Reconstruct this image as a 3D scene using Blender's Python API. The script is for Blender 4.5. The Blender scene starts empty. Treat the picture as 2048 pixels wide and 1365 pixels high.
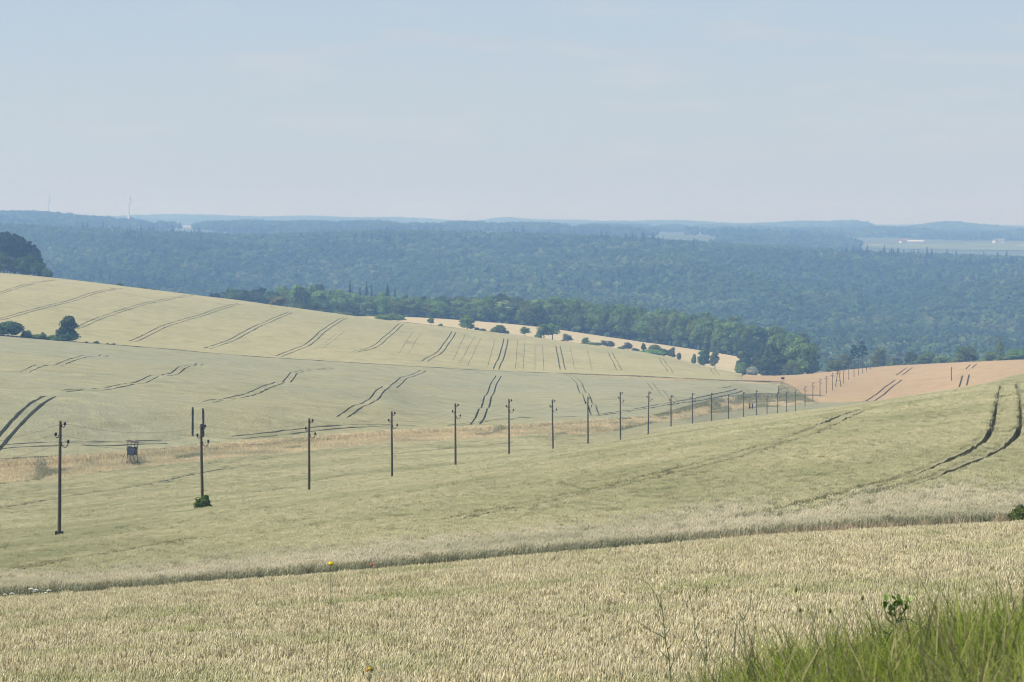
import bpy, math, random
import numpy as np
from mathutils import Vector, Matrix, Quaternion
from mathutils.geometry import delaunay_2d_cdt

SC = bpy.context.scene
COL = SC.collection
F = 4836.0            # focal length in photograph pixels (2048 px wide)
U0, V0 = 1024.0, 440.0  # optical column and eye-level row of the photograph
R = np.random.default_rng(7)
rad = math.radians

# ------------------------------------------------------------------ helpers
def tag(o, label=None, cat=None, group=None, kind=None):
    if label: o["label"] = label
    if cat: o["category"] = cat
    if group: o["group"] = group
    if kind: o["kind"] = kind
    return o

def link(o, parent=None):
    COL.objects.link(o)
    if parent is not None: o.parent = parent
    return o

def empty(name, loc, rz=0.0, scale=1.0):
    o = bpy.data.objects.new(name, None)
    o.empty_display_size = 0.3
    o.location = loc; o.rotation_euler = (0, 0, rz); o.scale = (scale,)*3
    return link(o)

def mesh_np(name, V, polys, mats=(), midx=None, attrs=None, smooth=False):
    """polys: list of int arrays (n,k)"""
    me = bpy.data.meshes.new(name)
    V = np.asarray(V, np.float32)
    polys = [np.asarray(p, np.int32) for p in polys if len(p)]
    nl = sum(p.size for p in polys); nf = sum(len(p) for p in polys)
    me.vertices.add(len(V)); me.vertices.foreach_set("co", V.ravel())
    me.loops.add(nl); me.polygons.add(nf)
    me.loops.foreach_set("vertex_index", np.concatenate([p.ravel() for p in polys]))
    tot = np.concatenate([np.full(len(p), p.shape[1], np.int32) for p in polys])
    st = np.concatenate([[0], np.cumsum(tot)[:-1]]).astype(np.int32)
    me.polygons.foreach_set("loop_start", st)
    me.polygons.foreach_set("loop_total", tot)
    for m in mats: me.materials.append(m)
    if midx is not None: me.polygons.foreach_set("material_index", np.asarray(midx, np.int32))
    me.polygons.foreach_set("use_smooth", np.full(nf, bool(smooth)))
    me.update(calc_edges=True)
    for k, (dom, a) in (attrs or {}).items():
        a = np.asarray(a, np.float32)
        if a.ndim == 2:
            at = me.attributes.new(k, 'FLOAT_COLOR', dom)
            at.data.foreach_set("color", a.ravel())
        else:
            at = me.attributes.new(k, 'FLOAT', dom)
            at.data.foreach_set("value", a)
    return me

def obj(name, me, parent=None, loc=None):
    o = bpy.data.objects.new(name, me)
    if loc is not None: o.location = loc
    return link(o, parent)

class MB:
    """collects simple solids, one mesh"""
    def __init__(s): s.v = []; s.f = []; s.n = 0
    def add(s, V, Fs):
        s.v.append(np.asarray(V, float)); s.f += [[i+s.n for i in f] for f in Fs]; s.n += len(V)
    def box(s, c, d, M=None):
        x, y, z = [k/2 for k in d]
        P = np.array([(-x,-y,-z),(x,-y,-z),(x,y,-z),(-x,y,-z),(-x,-y,z),(x,-y,z),(x,y,z),(-x,y,z)])
        if M is not None: P = P @ np.array(M.to_3x3()).T
        s.add(P+np.array(c), [(0,3,2,1),(4,5,6,7),(0,1,5,4),(1,2,6,5),(2,3,7,6),(3,0,4,7)])
    def tube(s, pts, r, n=8, cap=True):
        pts = [Vector(p) for p in pts]; rs = r if hasattr(r, '__len__') else [r]*len(pts)
        V = []; Fs = []
        prev = None
        for i, p in enumerate(pts):
            a = pts[max(i-1,0)]; b = pts[min(i+1,len(pts)-1)]
            t = (b-a).normalized()
            if prev is None:
                e = Vector((1,0,0)) if abs(t.x) < .9 else Vector((0,1,0))
                x = t.cross(e).normalized()
            else:
                x = (prev - t*prev.dot(t)).normalized()
            prev = x; y = t.cross(x)
            for k in range(n):
                an = 2*math.pi*k/n
                V.append(p + (x*math.cos(an)+y*math.sin(an))*rs[i])
        for i in range(len(pts)-1):
            for k in range(n):
                a = i*n+k; b = i*n+(k+1)%n
                Fs.append((a, b, b+n, a+n))
        if cap:
            Fs.append(tuple(range(n))[::-1]); Fs.append(tuple((len(pts)-1)*n+k for k in range(n)))
        s.add([tuple(v) for v in V], Fs)
    def lathe(s, prof, c=(0,0,0), n=10):
        V = []; Fs = []
        for r_, z in prof:
            for k in range(n):
                an = 2*math.pi*k/n; V.append((c[0]+r_*math.cos(an), c[1]+r_*math.sin(an), c[2]+z))
        for i in range(len(prof)-1):
            for k in range(n):
                a = i*n+k; b = i*n+(k+1)%n; Fs.append((a,b,b+n,a+n))
        Fs.append(tuple(range(n))[::-1]); Fs.append(tuple((len(prof)-1)*n+k for k in range(n)))
        s.add(V, Fs)
    def mesh(s, name, mat, smooth=False):
        me = bpy.data.meshes.new(name)
        me.from_pydata(np.concatenate(s.v).tolist(), [], s.f)
        me.materials.append(mat)
        if smooth: me.polygons.foreach_set("use_smooth", [True]*len(me.polygons))
        me.update()
        return me
    def build(s, name, mat, parent=None, loc=None, smooth=False):
        return obj(name, s.mesh(name, mat, smooth), parent, loc)

# ------------------------------------------------------------------ materials
def new_mat(name):
    m = bpy.data.materials.new(name); m.use_nodes = True
    nt = m.node_tree; nt.nodes.clear()
    out = nt.nodes.new("ShaderNodeOutputMaterial")
    b = nt.nodes.new("ShaderNodeBsdfPrincipled")
    nt.links.new(b.outputs[0], out.inputs[0])
    b.inputs["Roughness"].default_value = 0.75
    b.inputs["Specular IOR Level"].default_value = 0.25
    return m, nt, b

def N(nt, t, **kw):
    n = nt.nodes.new(t)
    for k, v in kw.items():
        if k in ("data_type","blend_type","operation","noise_dimensions","attribute_name","attribute_type","feature","interpolation_type","clamp"): setattr(n, k, v)
        else: n.inputs[k].default_value = v
    return n

def noise(nt, co, scale, detail=3, rough=.55, stretch=None, rot=0):
    if stretch is not None:
        mp = nt.nodes.new("ShaderNodeMapping"); mp.inputs["Scale"].default_value = stretch
        mp.inputs["Rotation"].default_value = (0,0,rot)
        nt.links.new(co, mp.inputs[0]); co = mp.outputs[0]
    n = N(nt, "ShaderNodeTexNoise", Scale=scale, Detail=detail, Roughness=rough)
    nt.links.new(co, n.inputs["Vector"])
    return n.outputs["Fac"]

def ramp(nt, fac, stops):
    r_ = nt.nodes.new("ShaderNodeValToRGB"); e = r_.color_ramp.elements
    while len(e) < len(stops): e.new(.5)
    for i, (p, c) in enumerate(stops):
        e[i].position = p; e[i].color = (*c, 1) if len(c) == 3 else c
    nt.links.new(fac, r_.inputs[0]); return r_.outputs[0]

def mix(nt, a, b, fac, mode='MIX'):
    m = nt.nodes.new("ShaderNodeMix"); m.data_type = 'RGBA'; m.blend_type = mode
    for s_, v in ((0, fac), (6, a), (7, b)):
        if isinstance(v, (int, float)): m.inputs[s_].default_value = v
        elif isinstance(v, tuple): m.inputs[s_].default_value = (*v, 1)
        else: nt.links.new(v, m.inputs[s_])
    return m.outputs[2]

def mapr(nt, fac, a, b, c=0., d=1.):
    m = nt.nodes.new("ShaderNodeMapRange")
    m.inputs[1].default_value = a; m.inputs[2].default_value = b; m.inputs[3].default_value = c; m.inputs[4].default_value = d
    nt.links.new(fac, m.inputs[0]); return m.outputs[0]

def bump(nt, b, h, strength, dist):
    n = N(nt, "ShaderNodeBump", Strength=strength, Distance=dist)
    nt.links.new(h, n.inputs["Height"]); nt.links.new(n.outputs[0], b.inputs["Normal"])

def pos(nt): return nt.nodes.new("ShaderNodeNewGeometry").outputs["Position"]

def plain(name, col, rough=.7, var=.25, scale=6., spec=.2):
    m, nt, b = new_mat(name)
    tc = nt.nodes.new("ShaderNodeTexCoord").outputs["Object"]
    n = noise(nt, tc, scale, 4)
    c = mix(nt, tuple(k*(1-var) for k in col), tuple(min(1,k*(1+var)) for k in col), n)
    nt.links.new(c, b.inputs["Base Color"])
    b.inputs["Roughness"].default_value = rough
    b.inputs["Specular IOR Level"].default_value = spec
    return m

# ------------------------------------------------------------------ terrain
KN = np.array([-800, 0, 256, 512, 768, 1024, 1280, 1536, 1792, 2048, 2850.])
def pchip(x, y, xq):
    x = np.asarray(x, float); y = np.asarray(y, float)
    h = np.diff(x); d = np.diff(y)/h
    m = np.zeros_like(y)
    for i in range(1, len(x)-1):
        if d[i-1]*d[i] > 0:
            w1 = 2*h[i]+h[i-1]; w2 = h[i]+2*h[i-1]
            m[i] = (w1+w2)/(w1/d[i-1]+w2/d[i])
    m[0] = d[0]; m[-1] = d[-1]
    i = np.clip(np.searchsorted(x, xq)-1, 0, len(x)-2)
    t = np.clip((xq-x[i])/h[i], 0, 1)
    h00 = (1+2*t)*(1-t)**2; h10 = t*(1-t)**2; h01 = t*t*(3-2*t); h11 = t*t*(t-1)
    return h00*y[i]+h10*h[i]*m[i]+h01*y[i+1]+h11*h[i]*m[i+1]

def cur(Y, v=None, z=None, h=0.):
    Y = np.broadcast_to(np.asarray(Y, float), KN.shape).copy()
    if v is not None: z = -Y*(np.broadcast_to(np.asarray(v, float), KN.shape)-V0)/F
    z = np.broadcast_to(np.asarray(z, float), KN.shape) - h
    return Y, z.copy()

vA = np.array([1228, 1195, 1178, 1158, 1138, 1117, 1095, 1072, 1056, 1045, 1022.])
YB = np.array([355, 370, 385, 400, 425, 450, 500, 430, 380, 310, 310.])   # far edge / crest of the big field
Y10 = np.array([380, 395, 412, 430, 458, 485, 560, 840, 830, 800, 800.])
Y12 = np.array([720, 750, 780, 815, 855, 895, 920, 930, 950, 900, 900.])
Y13 = np.array([1150, 1150, 1150, 1170, 1180, 1190, 1190, 1150, 1200, 1080, 1000.])
v13 = np.array([505, 546, 574, 606, 641, 670, 704, 752, 731, 719, 702.])
rt = np.array([428, 447, 459, 469, 461, 466, 476, 492, 506, 514, 526.])
c4 = cur(75, vA, h=.85)
c9 = cur(YB, [1040, 967, 937, 912, 887, 872, 852, 829, 797, 755, 686], h=.9)
CUR = [
    cur(2, z=-1.62),
    cur(8, z=[-2.9,-2.8,-2.8,-2.7,-2.7,-2.6,-2.55,-2.4,-2.3,-2.2,-2.1]),
    cur(13, z=[-3.8,-3.7,-3.65,-3.6,-3.5,-3.45,-3.3,-3.0,-2.85,-2.7,-2.5]),
    cur(24, z=[-6.1,-5.9,-5.85,-5.8,-5.75,-5.7,-5.65,-5.6,-5.5,-5.4,-5.2]),
    c4,
    (c4[0]*0+80, c4[1]-.9),
    cur(112, vA+17),
    cur(171, z=[-25,-22.7,-21.7,-20.6,-19.5,-18.3,-17.1,-15.9,-14.8,-13.9,-12], h=.9),
    cur(290, z=[-38,-34.5,-33.2,-31.8,-30.2,-28.3,-26.2,-24,-21.7,-19.4,-15], h=.9),
    c9,
    cur([361,376,391,406,432,458,515,676,650,600,600], z=np.where(KN < 1400, c9[1]-.25, -np.array([0,0,0,0,0,0,0,676*408,650*390,600*330,600*280])/F)),
    cur(Y10, [985,931,915,894,873,860.5,842,792,800,757,715]),
    cur([440,440,445,455,478,530,620,870,880,850,850], [760,787,803,824,845,838,815,774,785,748,711], h=.8),
    cur(Y12, [610,672,692,713,729,743,752,763,767,741,708], h=.8),
    cur(Y13, v13, h=.7),
    cur(Y13+60, v13+np.array([15,15,15,10,1,1,1,8,8,8,8])),
    cur([1400,1400,1400,1400,1395,1400,1380,1320,1360,1350,1350], [600,620,640,645,636,651,686,724,760,762,750]),
    cur(1760, z=[-95,-105,-112,-118,-120,-121,-122,-123,-122,-121,-118]),
    cur(2150, z=[-90,-95,-99,-103,-106,-108,-109,-111,-112,-112,-108]),
    cur(2700, z=[-60,-68,-72,-78,-78,-80,-81,-85,-88,-88,-85]),
    cur(3400, rt+29),
    cur(4200, rt+26),
    cur(5200, [446,453,458,463,461,465,470,478,489,489,489]),
    cur(8000, [450,450,452,456,457,459,461,463,468,471,471]),
    cur(11000, [446,446,447,450,452,455,457,460,462,463,463]),
    cur(15500, [449,449,449,449,449,450,451,452,453,454,454]),
]
NU, NY = 720, 900
UG = np.linspace(-800, 2850, NU)
LG = np.linspace(math.log(2.), math.log(15500.), NY)
YG = np.exp(LG)
def sm(t): t = np.clip(t, 0, 1); return t*t*(3-2*t)
def build_table():
    T = np.zeros((NY, NU))
    Yk = np.array([pchip(KN, c[0], UG) for c in CUR]); Zk = np.array([pchip(KN, c[1], UG) for c in CUR])
    for j in range(NU): T[:, j] = pchip(Yk[:, j], Zk[:, j], YG)
    # rolling ground of the two mid fields (real waves running along the contour)
    y11 = pchip(KN, CUR[12][0], UG); y12 = pchip(KN, Y12, UG); y13 = pchip(KN, Y13, UG)
    for j, u in enumerate(UG):
        w = (LG-math.log(y11[j]))/(math.log(y12[j])-math.log(y11[j]))
        win = sm(w/.12)*sm((1-w)/.12)*sm((1560-u)/300)
        ph = .25*math.sin(u/210.)
        T[:, j] += win*(.48*np.sin(2*np.pi*(3.1*w+ph)) + .10*np.sin(2*np.pi*(7.3*w-ph*1.7+.3)))
        w = (LG-math.log(y12[j]))/(math.log(y13[j])-math.log(y12[j]))
        win = sm(w/.2)*sm((1-w)/.2)*sm((1560-u)/200)
        T[:, j] += win*(.24*np.sin(2*np.pi*(2.6*w+.2*math.sin(u/170.)))+.07*np.sin(2*np.pi*(6.1*w)))
    UU, YY = np.meshgrid(UG, YG); XX = (UU-U0)/F*YY
    # the pink field's fold and the gentle folds of the big field
    T += .5*np.exp(-((YY-985-(XX-130)*.35)/26)**2)*sm((UU-1640)/60)*sm((2600-UU)/200)
    T += .12*np.sin(XX/23.+1.1*np.sin(YY/60))*np.sin(YY/37.)*sm((YY-115)/60)*sm((700-YY)/200)
    # side valleys of the wooded hillside
    fw = sm((YY-1700)/400)*sm((3350-YY)/500)
    T += fw*(8.5*np.sin(XX/95.+.9*np.sin(YY/310.))+5.*np.sin(XX/47.+YY/190.+1.3)+4.5*np.sin(YY/105.+XX/160.))
    # far hills
    for u0, su, y0, sy, dv in ((380,190,9800,900,11),(620,90,10500,900,8.5),(800,110,10000,800,9),(1010,45,10500,700,9),(1120,110,10800,800,7),
            (1350,130,10300,800,8),(1590,90,9200,700,7),(1705,42,8300,500,11),(1640,60,8600,600,6),(1885,60,8000,500,12),(1960,70,8200,500,8),
            (60,165,5000,500,11),(-350,300,5300,600,11),(1780,80,6600,400,7),(1240,70,9400,500,5),(2040,30,6400,300,5),(930,40,7500,300,3),(2500,200,9000,900,12),(560,120,6000,500,5)):
        T += dv*YY/F*np.exp(-((UU-u0)/su)**2-((YY-y0)/sy)**2)
    return T
TT = build_table()

def tz(x, y):
    """ground height"""
    x = np.asarray(x, float); y = np.maximum(np.asarray(y, float), 2.01)
    u = U0+F*x/y
    a = np.clip((u-UG[0])/(UG[1]-UG[0]), 0, NU-1.001); b = np.clip((np.log(y)-LG[0])/(LG[1]-LG[0]), 0, NY-1.001)
    i = a.astype(int); j = b.astype(int); fa = a-i; fb = b-j
    return (TT[j,i]*(1-fa)*(1-fb)+TT[j,i+1]*fa*(1-fb)+TT[j+1,i]*(1-fa)*fb+TT[j+1,i+1]*fa*fb)
def ux(u, Y): return (np.asarray(u, float)-U0)/F*np.asarray(Y, float)
def P(u, Y, h=0.):
    x = float(ux(u, Y)); return (x, float(Y), float(tz(x, Y))+h)
def hit(u, v, Ya, Yb, h=0.):
    """first place between the distances Ya..Yb where the line of sight (u,v) meets the ground + h"""
    Y = np.linspace(Ya, Yb, 1200); x = ux(u, Y)
    g = (tz(x, Y)+h) + Y*(v-V0)/F     # >0: ground above the ray
    k = np.argmax(g > 0)
    if not (g > 0).any(): k = int(np.argmax(g))
    return float(x[k]), float(Y[k])
def curveY(arr, u): return pchip(KN, arr, np.asarray(u, float))
# ------------------------------------------------------------------ crop fields: sheets of crop with real wheel tracks cut through
def inpoly(px, py, poly):
    c = np.zeros(len(px), bool); n = len(poly); j = n-1
    for i in range(n):
        xi, yi = poly[i]; xj, yj = poly[j]
        if yi != yj:
            k = ((yi > py) != (yj > py)) & (px < (xj-xi)*(py-yi)/(yj-yi)+xi)
            c ^= k
        j = i
    return c

def smooth_line(pts, step):
    """Catmull-Rom through plan points, resampled"""
    p = np.array(pts, float)
    if len(p) == 2:
        n = max(2, int(np.hypot(*(p[1]-p[0]))/step)+1)
        return p[0]+(p[1]-p[0])*np.linspace(0,1,n)[:,None]
    q = np.vstack([2*p[0]-p[1], p, 2*p[-1]-p[-2]]); out = []
    for i in range(1, len(q)-2):
        d = np.hypot(*(q[i+1]-q[i])); n = max(2, int(d/step)+1)
        t = np.linspace(0, 1, n, endpoint=False)[:,None]
        a, b, c, e = q[i-1], q[i], q[i+1], q[i+2]
        out.append(.5*((2*b)+(-a+c)*t+(2*a-5*b+4*c-e)*t*t+(-a+3*b-3*c+e)*t**3))
    out.append(p[-1:]); return np.vstack(out)

def offset(line, d):
    t = np.gradient(line, axis=0); t /= np.linalg.norm(t, axis=1)[:,None]+1e-9
    return line + np.stack([-t[:,1], t[:,0]], 1)*d

def trench(line, half):
    w = half*(1+.25*(R.random(len(line))-.5)); w[0] *= .6; w[-1] *= .6
    t = np.gradient(line, axis=0); t /= np.linalg.norm(t, axis=1)[:,None]+1e-9
    nrm = np.stack([-t[:,1], t[:,0]], 1)*w[:,None]
    return np.vstack([line+nrm, (line-nrm)[::-1]])

def pair(px, Ya, Yb, h, step, half=.27, gauge=.95):
    pts = [hit(u, v, Ya, Yb, h) for u, v in px]
    L = smooth_line(pts, step)
    return [offset(L, gauge), offset(L, -gauge)], half

def field_sheet(name, ua, ub, fa, fb, h, tracks, mat, du, ry, label, wob=.05, skirt=.85, holes=()):
    """fa, fb: near and far edge distance as functions of the column"""
    us = np.linspace(ua, ub, int((ub-ua)/du)+1)
    ya, yb = fa(us), fb(us)
    near = np.stack([ux(us, ya), ya], 1); far = np.stack([ux(us, yb), yb], 1)
    def side(u, y0, y1):
        n = max(2, int(math.log(y1/y0)/math.log(ry))+1)
        y = np.exp(np.linspace(math.log(y0), math.log(y1), n))[1:-1]; return np.stack([ux(u, y), y], 1)
    outer = np.vstack([near, side(us[-1], ya[-1], yb[-1]), far[::-1], side(us[0], ya[0], yb[0])[::-1]])
    polys = [trench(l, half) for ls, half in tracks for l in ls] + [np.array(h_) for h_ in holes]
    pts = [outer]; edges = []; n = 0
    def ring(k):
        nonlocal n
        edges.extend([(n+i, n+(i+1) % k) for i in range(k)]); n += k
    ring(len(outer))
    for p in polys: pts.append(p); ring(len(p))
    # free points inside
    lo, hi = math.log(ya.min()), math.log(yb.max())
    yy = np.exp(np.arange(lo, hi, math.log(ry))); g = []
    for k, y in enumerate(yy):
        uu = np.arange(ua+du*.5*(k % 2), ub, du)+R.normal(0, du*.12, len(np.arange(ua+du*.5*(k % 2), ub, du)))
        a, b = fa(uu), fb(uu); ok = (y > a*1.004) & (y < b*.997)
        g.append(np.stack([ux(uu[ok], y), np.full(ok.sum(), y)], 1))
    pts.append(np.vstack(g))
    allp = np.vstack(pts)
    vv, ee, ff, *_ = delaunay_2d_cdt([Vector(p) for p in allp], edges, [], 0, 1e-4, False)
    V2 = np.array([tuple(v) for v in vv]); T3 = np.array([f for f in ff if len(f) == 3])
    c = V2[T3].mean(1)
    keep = inpoly(c[:,0], c[:,1], outer)
    for p in polys:
        m = (c[:,0] > p[:,0].min()) & (c[:,0] < p[:,0].max()) & (c[:,1] > p[:,1].min()) & (c[:,1] < p[:,1].max())
        idx = np.where(m)[0]; keep[idx] &= ~inpoly(c[idx,0], c[idx,1], p)
    T3 = T3[keep]
    # border edges -> skirts
    e = np.vstack([T3[:,[0,1]], T3[:,[1,2]], T3[:,[2,0]]])
    key = np.sort(e, 1); _, inv, cnt = np.unique(key[:,0].astype(np.int64)*10**7+key[:,1], return_inverse=True, return_counts=True)
    bd = e[cnt[inv] == 1]
    z0 = tz(V2[:,0], V2[:,1])
    ztop = z0+h+R.normal(0, wob, len(V2))
    bv = np.unique(bd); mp = np.full(len(V2), -1); mp[bv] = np.arange(len(bv))+len(V2); nb = len(bv)
    V = np.vstack([np.column_stack([V2, ztop]), np.column_stack([V2[bv], ztop[bv]]), np.column_stack([V2[bv], z0[bv]+h-min(skirt, h+.05)])])
    quads = np.column_stack([mp[bd[:,1]], mp[bd[:,0]], mp[bd[:,0]]+nb, mp[bd[:,1]]+nb])
    me = mesh_np(name, V, [T3, quads], [mat], smooth=False)
    sm_ = np.concatenate([np.ones(len(T3), bool), np.zeros(len(quads), bool)])
    me.polygons.foreach_set("use_smooth", sm_); me.update()
    o = obj(name, me); tag(o, label, "crop field", kind="stuff")
    return o, polys

def crop_mat(name, c_lo, c_hi, c_patch, grain, bump_d, patch_scale=.012, streak=(.02,.12,1), rot=0., bstr=.6, cell=None):
    m, nt, b = new_mat(name)
    p = pos(nt)
    fine = noise(nt, p, grain, 2, .7)
    mid = noise(nt, p, grain*.18, 3, .6)
    big = noise(nt, p, patch_scale, 4, .6)
    st = noise(nt, p, 1.0, 3, .6, stretch=streak, rot=rot)
    col = mix(nt, c_lo, c_hi, mapr(nt, fine, .3, .72))
    col = mix(nt, col, c_patch, mapr(nt, big, .40, .62, 0, .9))
    col = mix(nt, col, tuple(k*.82 for k in c_lo), mapr(nt, st, .50, .70, 0, .6))
    col = mix(nt, col, tuple(min(1, k*1.12) for k in c_hi), mapr(nt, mid, .50, .72, 0, .6))
    nt.links.new(col, b.inputs["Base Color"])
    b.inputs["Roughness"].default_value = .9; b.inputs["Specular IOR Level"].default_value = .1
    add = nt.nodes.new("ShaderNodeMath"); add.operation = 'ADD'
    nt.links.new(fine, add.inputs[0]); nt.links.new(mid, add.inputs[1])
    bump(nt, b, add.outputs[0], bstr, bump_d)
    return m

M = {}
M['crop_grey'] = crop_mat("grey_green_wheat", (.222,.205,.10), (.318,.293,.160), (.245,.240,.145), 1.6, .35, streak=(.012,.10,1), rot=.25)
M['crop_yellow'] = crop_mat("yellow_green_wheat", (.275,.242,.108), (.375,.335,.172), (.275,.252,.115), 1.2, .3, streak=(.01,.06,1), rot=.3)
M['crop_pink'] = crop_mat("ripe_pink_barley", (.315,.220,.110), (.400,.288,.152), (.33,.23,.12), 1.2, .25, streak=(.012,.05,1), rot=-.2)
M['crop_pale'] = crop_mat("pale_ripe_wheat", (.39,.315,.165), (.48,.40,.235), (.42,.345,.19), .8, .2)
M['crop_big'] = crop_mat("big_field_wheat", (.185,.175,.088), (.29,.27,.155), (.225,.215,.115), 2.6, .3, patch_scale=.03, streak=(.06,.3,1), rot=.3)

def Bend(u): return pchip(KN, np.array([356,371,386,401,426,451,502,768,800,790,790.]), u)
TRB = []   # wheel tracks of the big field
def tb(px, Ya, Yb, half=.3, step=1.5, gauge=.95):
    t = pair(px, Ya, Yb, .9, step, half, gauge); TRB.append(t)
tb([(2015,764),(2014,805),(2007,857),(1972,890),(1915,916),(1840,946),(1740,976),(1640,1001),(1500,1035)], 100, 330, .20)
tb([(1735,812),(1640,851),(1540,885),(1450,914),(1300,950),(1150,985),(1040,1007),(900,1035)], 110, 420, .25)
tb([(-60,1022),(100,997),(300,966),(400,944),(500,929)], 150, 420, .32)
tb([(-80,1062),(0,1047),(120,1034),(210,1024)], 120, 260, .2, gauge=.5)
tb([(0,1141),(110,1118),(270,1092),(380,1071)], 110, 200, .17, gauge=.4)
tb([(620,962),(690,948),(780,934)], 150, 420, .16, gauge=.7)
tb([(740,912),(900,896),(1024,884)], 200, 430, .16, gauge=.5)
tb([(700,1000),(900,968),(1060,938)], 140, 330, .15, gauge=.45)

TRD = []
def td(px, Ya=390, Yb=925, half=.21, step=4., gauge=.95): TRD.append(pair(px, Ya, Yb, .8, step, half, gauge))
td([(-40,925),(20,860),(102,793)], 380, 470, .36, 2.5)
td([(122,792),(185,780),(250,770),(310,752),(400,728)], 452, 800)
td([(50,745),(120,730),(210,711)], 452, 780)
td([(396,874),(396,816)], 380, 462, .2, 1.)
td([(415,812),(500,789),(560,765),(605,742),(668,736)], 462, 820)
td([(683,836),(735,806),(808,756),(846,741)], 470, 880)
td([(950,850),(965,822),(982,785),(997,752)], 480, 890)
td([(1192,832),(1176,800),(1153,761),(1134,748)], 520, 910)
td([(1353,806),(1322,782),(1300,767)], 560, 920, .2)
td([(1440,775),(1458,772)], 700, 920, .2)
td([(-60,902),(0,895),(200,888),(330,884)], 380, 470, .18, 3.)
td([(470,876),(560,867),(700,853),(830,850)], 420, 520, .26, 3.)
td([(905,852),(1050,836),(1180,832),(1350,806),(1440,790),(1480,780)], 480, 860, .26)
TRE = []
for px in ([(-30,594),(60,568),(130,560)], [(-40,645),(100,612),(240,577)], [(150,657),(260,617),(330,600),(382,591)], [(262,684),(320,657),(420,625),(482,608)],
           [(412,698),(465,680),(545,640),(582,625)], [(557,713),(615,690),(665,650),(692,636)], [(704,722),(755,690),(790,660),(803,648)], [(849,734),(884,700),(908,664)],
           [(992,741),(1005,708),(1012,678)], [(1126,740),(1116,692)], [(1239,741),(1221,706)], [(1342,746),(1322,717)], [(1434,750),(1421,731)]):
    TRE.append(pair(px, 790 if px[0][0] < 700 else 900, 1188, .7, 6., .25, 1.0))
# faint drill rows in the yellow field
for u0, v0, u1, v1 in ((598,700,640,668),(630,706,672,668),(640,712,690,664),(796,708,826,664),(812,712,842,668),(905,722,930,670),(918,728,950,672),(935,732,962,676),(1031,738,1035,682),(1046,740,1050,684),(1070,742,1070,688),(1088,742,1085,692),(1150,740,1140,694),(1185,742,1174,698),(975,735,990,680)):
    a = hit(u0,v0,900,1188,.7); b_ = hit(u1,v1,900,1188,.7)
    TRE.append(([smooth_line([a, b_], 8.)], .07))
TRH = []
for px, Ya, Yb in (([(1735,806),(1772,779),(1797,760)], 780, 1010), ([(1798,751),(1819,736)], 1000, 1195), ([(1926,773),(1932,750)], 780, 1010), ([(1938,739),(1947,729)], 1000, 1180)):
    TRH.append(pair(px, Ya, Yb, .6, 5., .34, 1.3))

# pond-shaped gap for the weedy corner between the strip and the pink field is left open
Hs = lambda u: pchip(np.array([1290,1400,1480,1540,1562,1600,1640,1680,1800,2048,2850]), np.array([936,935,936,945,945,860,790,785,812,800,800.]), u)
field_big, polyB = field_sheet("wheat_field", -700, 2750, lambda u: u*0+117, Bend, .60, TRB, M['crop_big'], 22, 1.028, "broad green and beige wheat field sloping down behind the near crop")
field_mid, _ = field_sheet("wheat_field", -750, 1556, lambda u: curveY(Y10, u)+1.5, lambda u: curveY(Y12, u)-2.2-np.clip((u-1120)/8,0,40), .8, TRD, M['crop_grey'], 26, 1.014, "grey green wheat field rolling up beyond the dry grass strip")
field_far, _ = field_sheet("wheat_field", -780, 1484, lambda u: curveY(Y12, u)+2.4, lambda u: curveY(Y13, u)+8, .7, TRE, M['crop_yellow'], 30, 1.012, "yellowish wheat field on the far slope with pairs of curved wheel tracks")
field_pink, _ = field_sheet("barley_field", 1300, 2750, Hs, lambda u: curveY(Y13, np.maximum(u, 1480))+np.where(u<1480, -curveY(Y13,np.maximum(u,1480))+948, 14), .6, TRH, M['crop_pink'], 24, 1.014, "ripe pinkish tan barley field beyond the green crest")
field_pale, _ = field_sheet("wheat_field", 560, 1530, lambda u: curveY(Y13, u)+26, lambda u: curveY(np.array([1400,1400,1400,1400,1400,1402,1384,1320,1320,1320,1320.]), u), .6, [], M['crop_pale'], 30, 1.012, "narrow pale ripe field between the hedge and the wood")

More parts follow.
